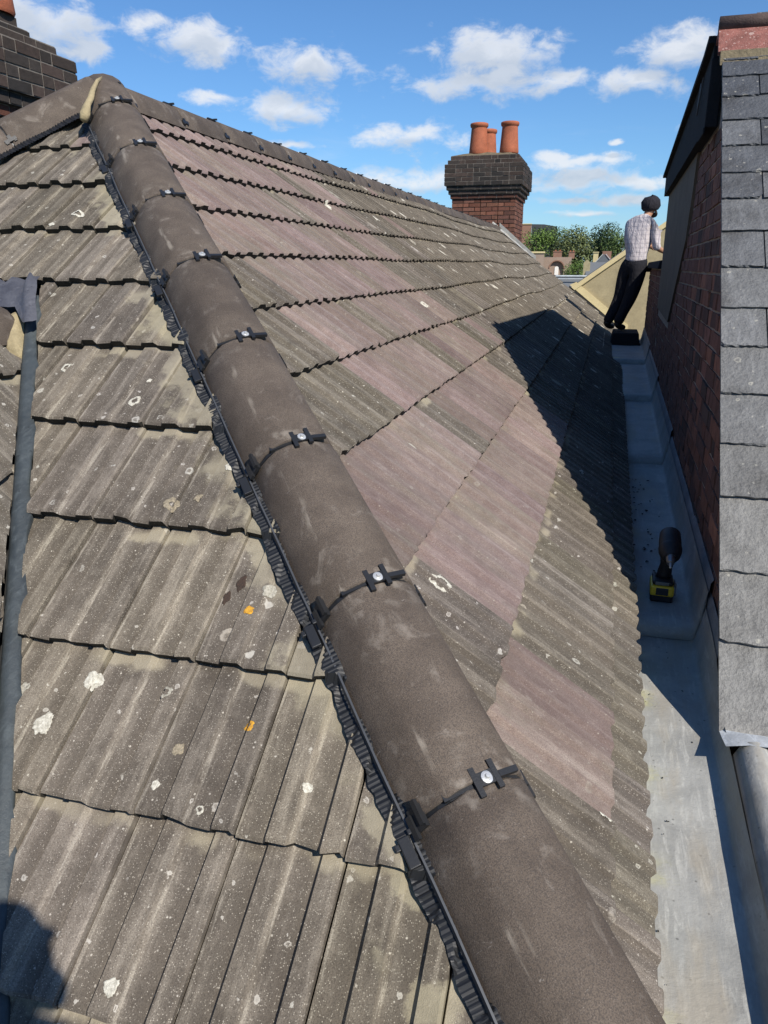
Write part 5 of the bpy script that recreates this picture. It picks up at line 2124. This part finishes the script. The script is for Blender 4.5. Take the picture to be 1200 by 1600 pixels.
m_.box(-3 * k, 3 * k, 0.36, 0.44, z0 - 14 * k, z0 - 4 * k)
wf = m_.build('window', M_WHITE, r_)
m_ = MB()
m_.prism([(3 * k * math.cos(i * math.pi / 10), z0 - 4 * k + 3 * k * math.sin(i * math.pi / 10)) for i in range(11)], 'y', 0.36, 0.44)
m_.build('fanlight', M_WHITE, wf)
for cx, wd_, hh_ in ((0.0, 6.5, 10), (21.5, 4.5, 9)):
    m_ = MB()
    m_.box((cx - wd_) * k, (cx + wd_) * k, 0.1, 1.0, top - 0.2, top + (hh_ - 2) * k)
    m_.box((cx - wd_ - 0.8) * k, (cx + wd_ + 0.8) * k, 0.02, 1.08, top + (hh_ - 2) * k + 0.001, top + (hh_ - 0.8) * k)
    c_ = m_.build('chimney', M_REDBRICK, r_)
    for j in (-0.5, 0.5):
        p_ = MB()
        p_.lathe([(1.1 * k, 0), (0.9 * k, 1.6 * k), (1.1 * k, 1.9 * k)], 10, M=Matrix.Translation(((cx + j * wd_) * k, 0.5, top + (hh_ - 0.8) * k)))
        p_.build('chimney_pot', M_TERRA, c_)

r_, z0, k = house('brick_building', 'low tan brick building end with a pale flat coping', 838, 404, 112)
m_ = MB()
m_.box(-13 * k, 12 * k, 0, 6, -9, z0 + 8 * k)
m_.build('wall', M_PINKBRICK, r_)
m_ = MB()
m_.box(-14 * k, 13 * k, -0.15, 6.1, z0 + 8 * k, z0 + 10.5 * k)
m_.build('coping', M_CREAMT, r_)

r_, z0, k = house('brick_block', 'orange red brick block rising behind the chimney', 822, 357, 190)
m_ = MB()
m_.box(-16 * k, 8 * k, 0, 10, -9, z0 + 6 * k)
m_.build('wall', M_REDBRICK, r_)
m_ = MB()
m_.box(-16.5 * k, 8.5 * k, -0.2, 10.2, z0 + 6 * k, z0 + 7.2 * k)
m_.build('parapet', M_CREAMT, r_)
r_, z0, k = house('flat_roofed_building', 'charcoal flat roofed building above the trees', 850, 358, 200)
m_ = MB()
m_.prism([(-19 * k, -9), (20 * k, -9), (20 * k, z0 + 3.5 * k), (0, z0 + 7 * k), (-19 * k, z0 + 7.5 * k)], 'y', 0, 12)
m_.build('wall', M_CHARCOAL, r_)

r_, z0, k = house('grey_roofed_house', 'long grey slate roof with a pale ridge line below the shrub', 892, 440, 60)
m_ = MB()
m_.prism([(-2, -5.0), (0, z0 + 8 * k), (4, -4)], 'x', -24 * k, 30 * k)
m_.build('roof', M_GREYROOF, r_)
m_ = MB()
m_.box(-24 * k, 30 * k, -0.1, 0.1, z0 + 7.6 * k, z0 + 9.6 * k)
m_.box(-24 * k, 30 * k, -0.45, -0.38, z0 + 4.0 * k, z0 + 4.9 * k)
m_.build('ridge', M_LEADB, r_)
m_ = MB()
m_.box(-24 * k, 30 * k, -1.2, 3.0, -9, -4.2)
m_.build('wall', M_HOUSEWALL, r_)

r_, z0, k = house('slate_roofed_house', 'slate roofed house with a tall pale chimney near the man', 944, 404, 105)
m_ = MB()
m_.prism([(-13 * k, z0 - 5 * k), (0, z0 + 7 * k), (13 * k, z0 - 6 * k)], 'y', 0.0, 8)
m_.build('roof', M_GREYROOF, r_)
m_ = MB()
for sgn in (-1, 1):
    m_.prism([(sgn * 0.2, z0 + 7.3 * k), (sgn * 13 * k, z0 - 5.2 * k), (sgn * 13 * k, z0 - 6.4 * k), (sgn * 0.2, z0 + 6.1 * k)], 'y', -0.12, -0.001)
m_.build('bargeboard', M_LEADB, r_)
m_ = MB()
m_.box(-13 * k, 13 * k, 0.3, 7.6, -9, z0 - 5.5 * k)
m_.build('wall', M_WHITE, r_)
m_ = MB()
m_.box(-17 * k, -9.5 * k, 1.0, 1.8, -2, z0 + 9 * k)
c_ = m_.build('chimney', M_CREAMT, r_)
m_ = MB()
m_.box(-17.6 * k, -8.9 * k, 0.9, 1.9, z0 + 9 * k, z0 + 10.2 * k)
m_.build('chimney_cap', M_CREAMT, c_)
m_ = MB()
m_.box(-4 * k, 10 * k, 5.0, 5.8, -2, z0 + 12 * k)
m_.build('chimney', M_REDBRICK, r_)
r_, z0, k = house('grey_roofed_house', 'low pale grey roof with a white gable end left of the slate roof', 924, 418, 90)
m_ = MB()
m_.prism([(-3, -4.5), (0, z0 + 8 * k), (4, -4)], 'x', -8 * k, 26 * k)
m_.build('roof', M_GREYROOF, r_)
m_ = MB()
m_.prism([(-12 * k, -9), (-12 * k, z0 + 7 * k), (-7 * k, z0 + 12 * k), (-2 * k, z0 + 7 * k), (-2 * k, -9)], 'y', -0.6, -0.2)
m_.build('gable_end', M_CREAM, r_)
m_ = MB()
m_.box(-8 * k, 26 * k, -2.6, 3.2, -9, -3.9)
m_.build('wall', M_HOUSEWALL, r_)

print('tiles', len(tiles), 'bricks', len(bricks))
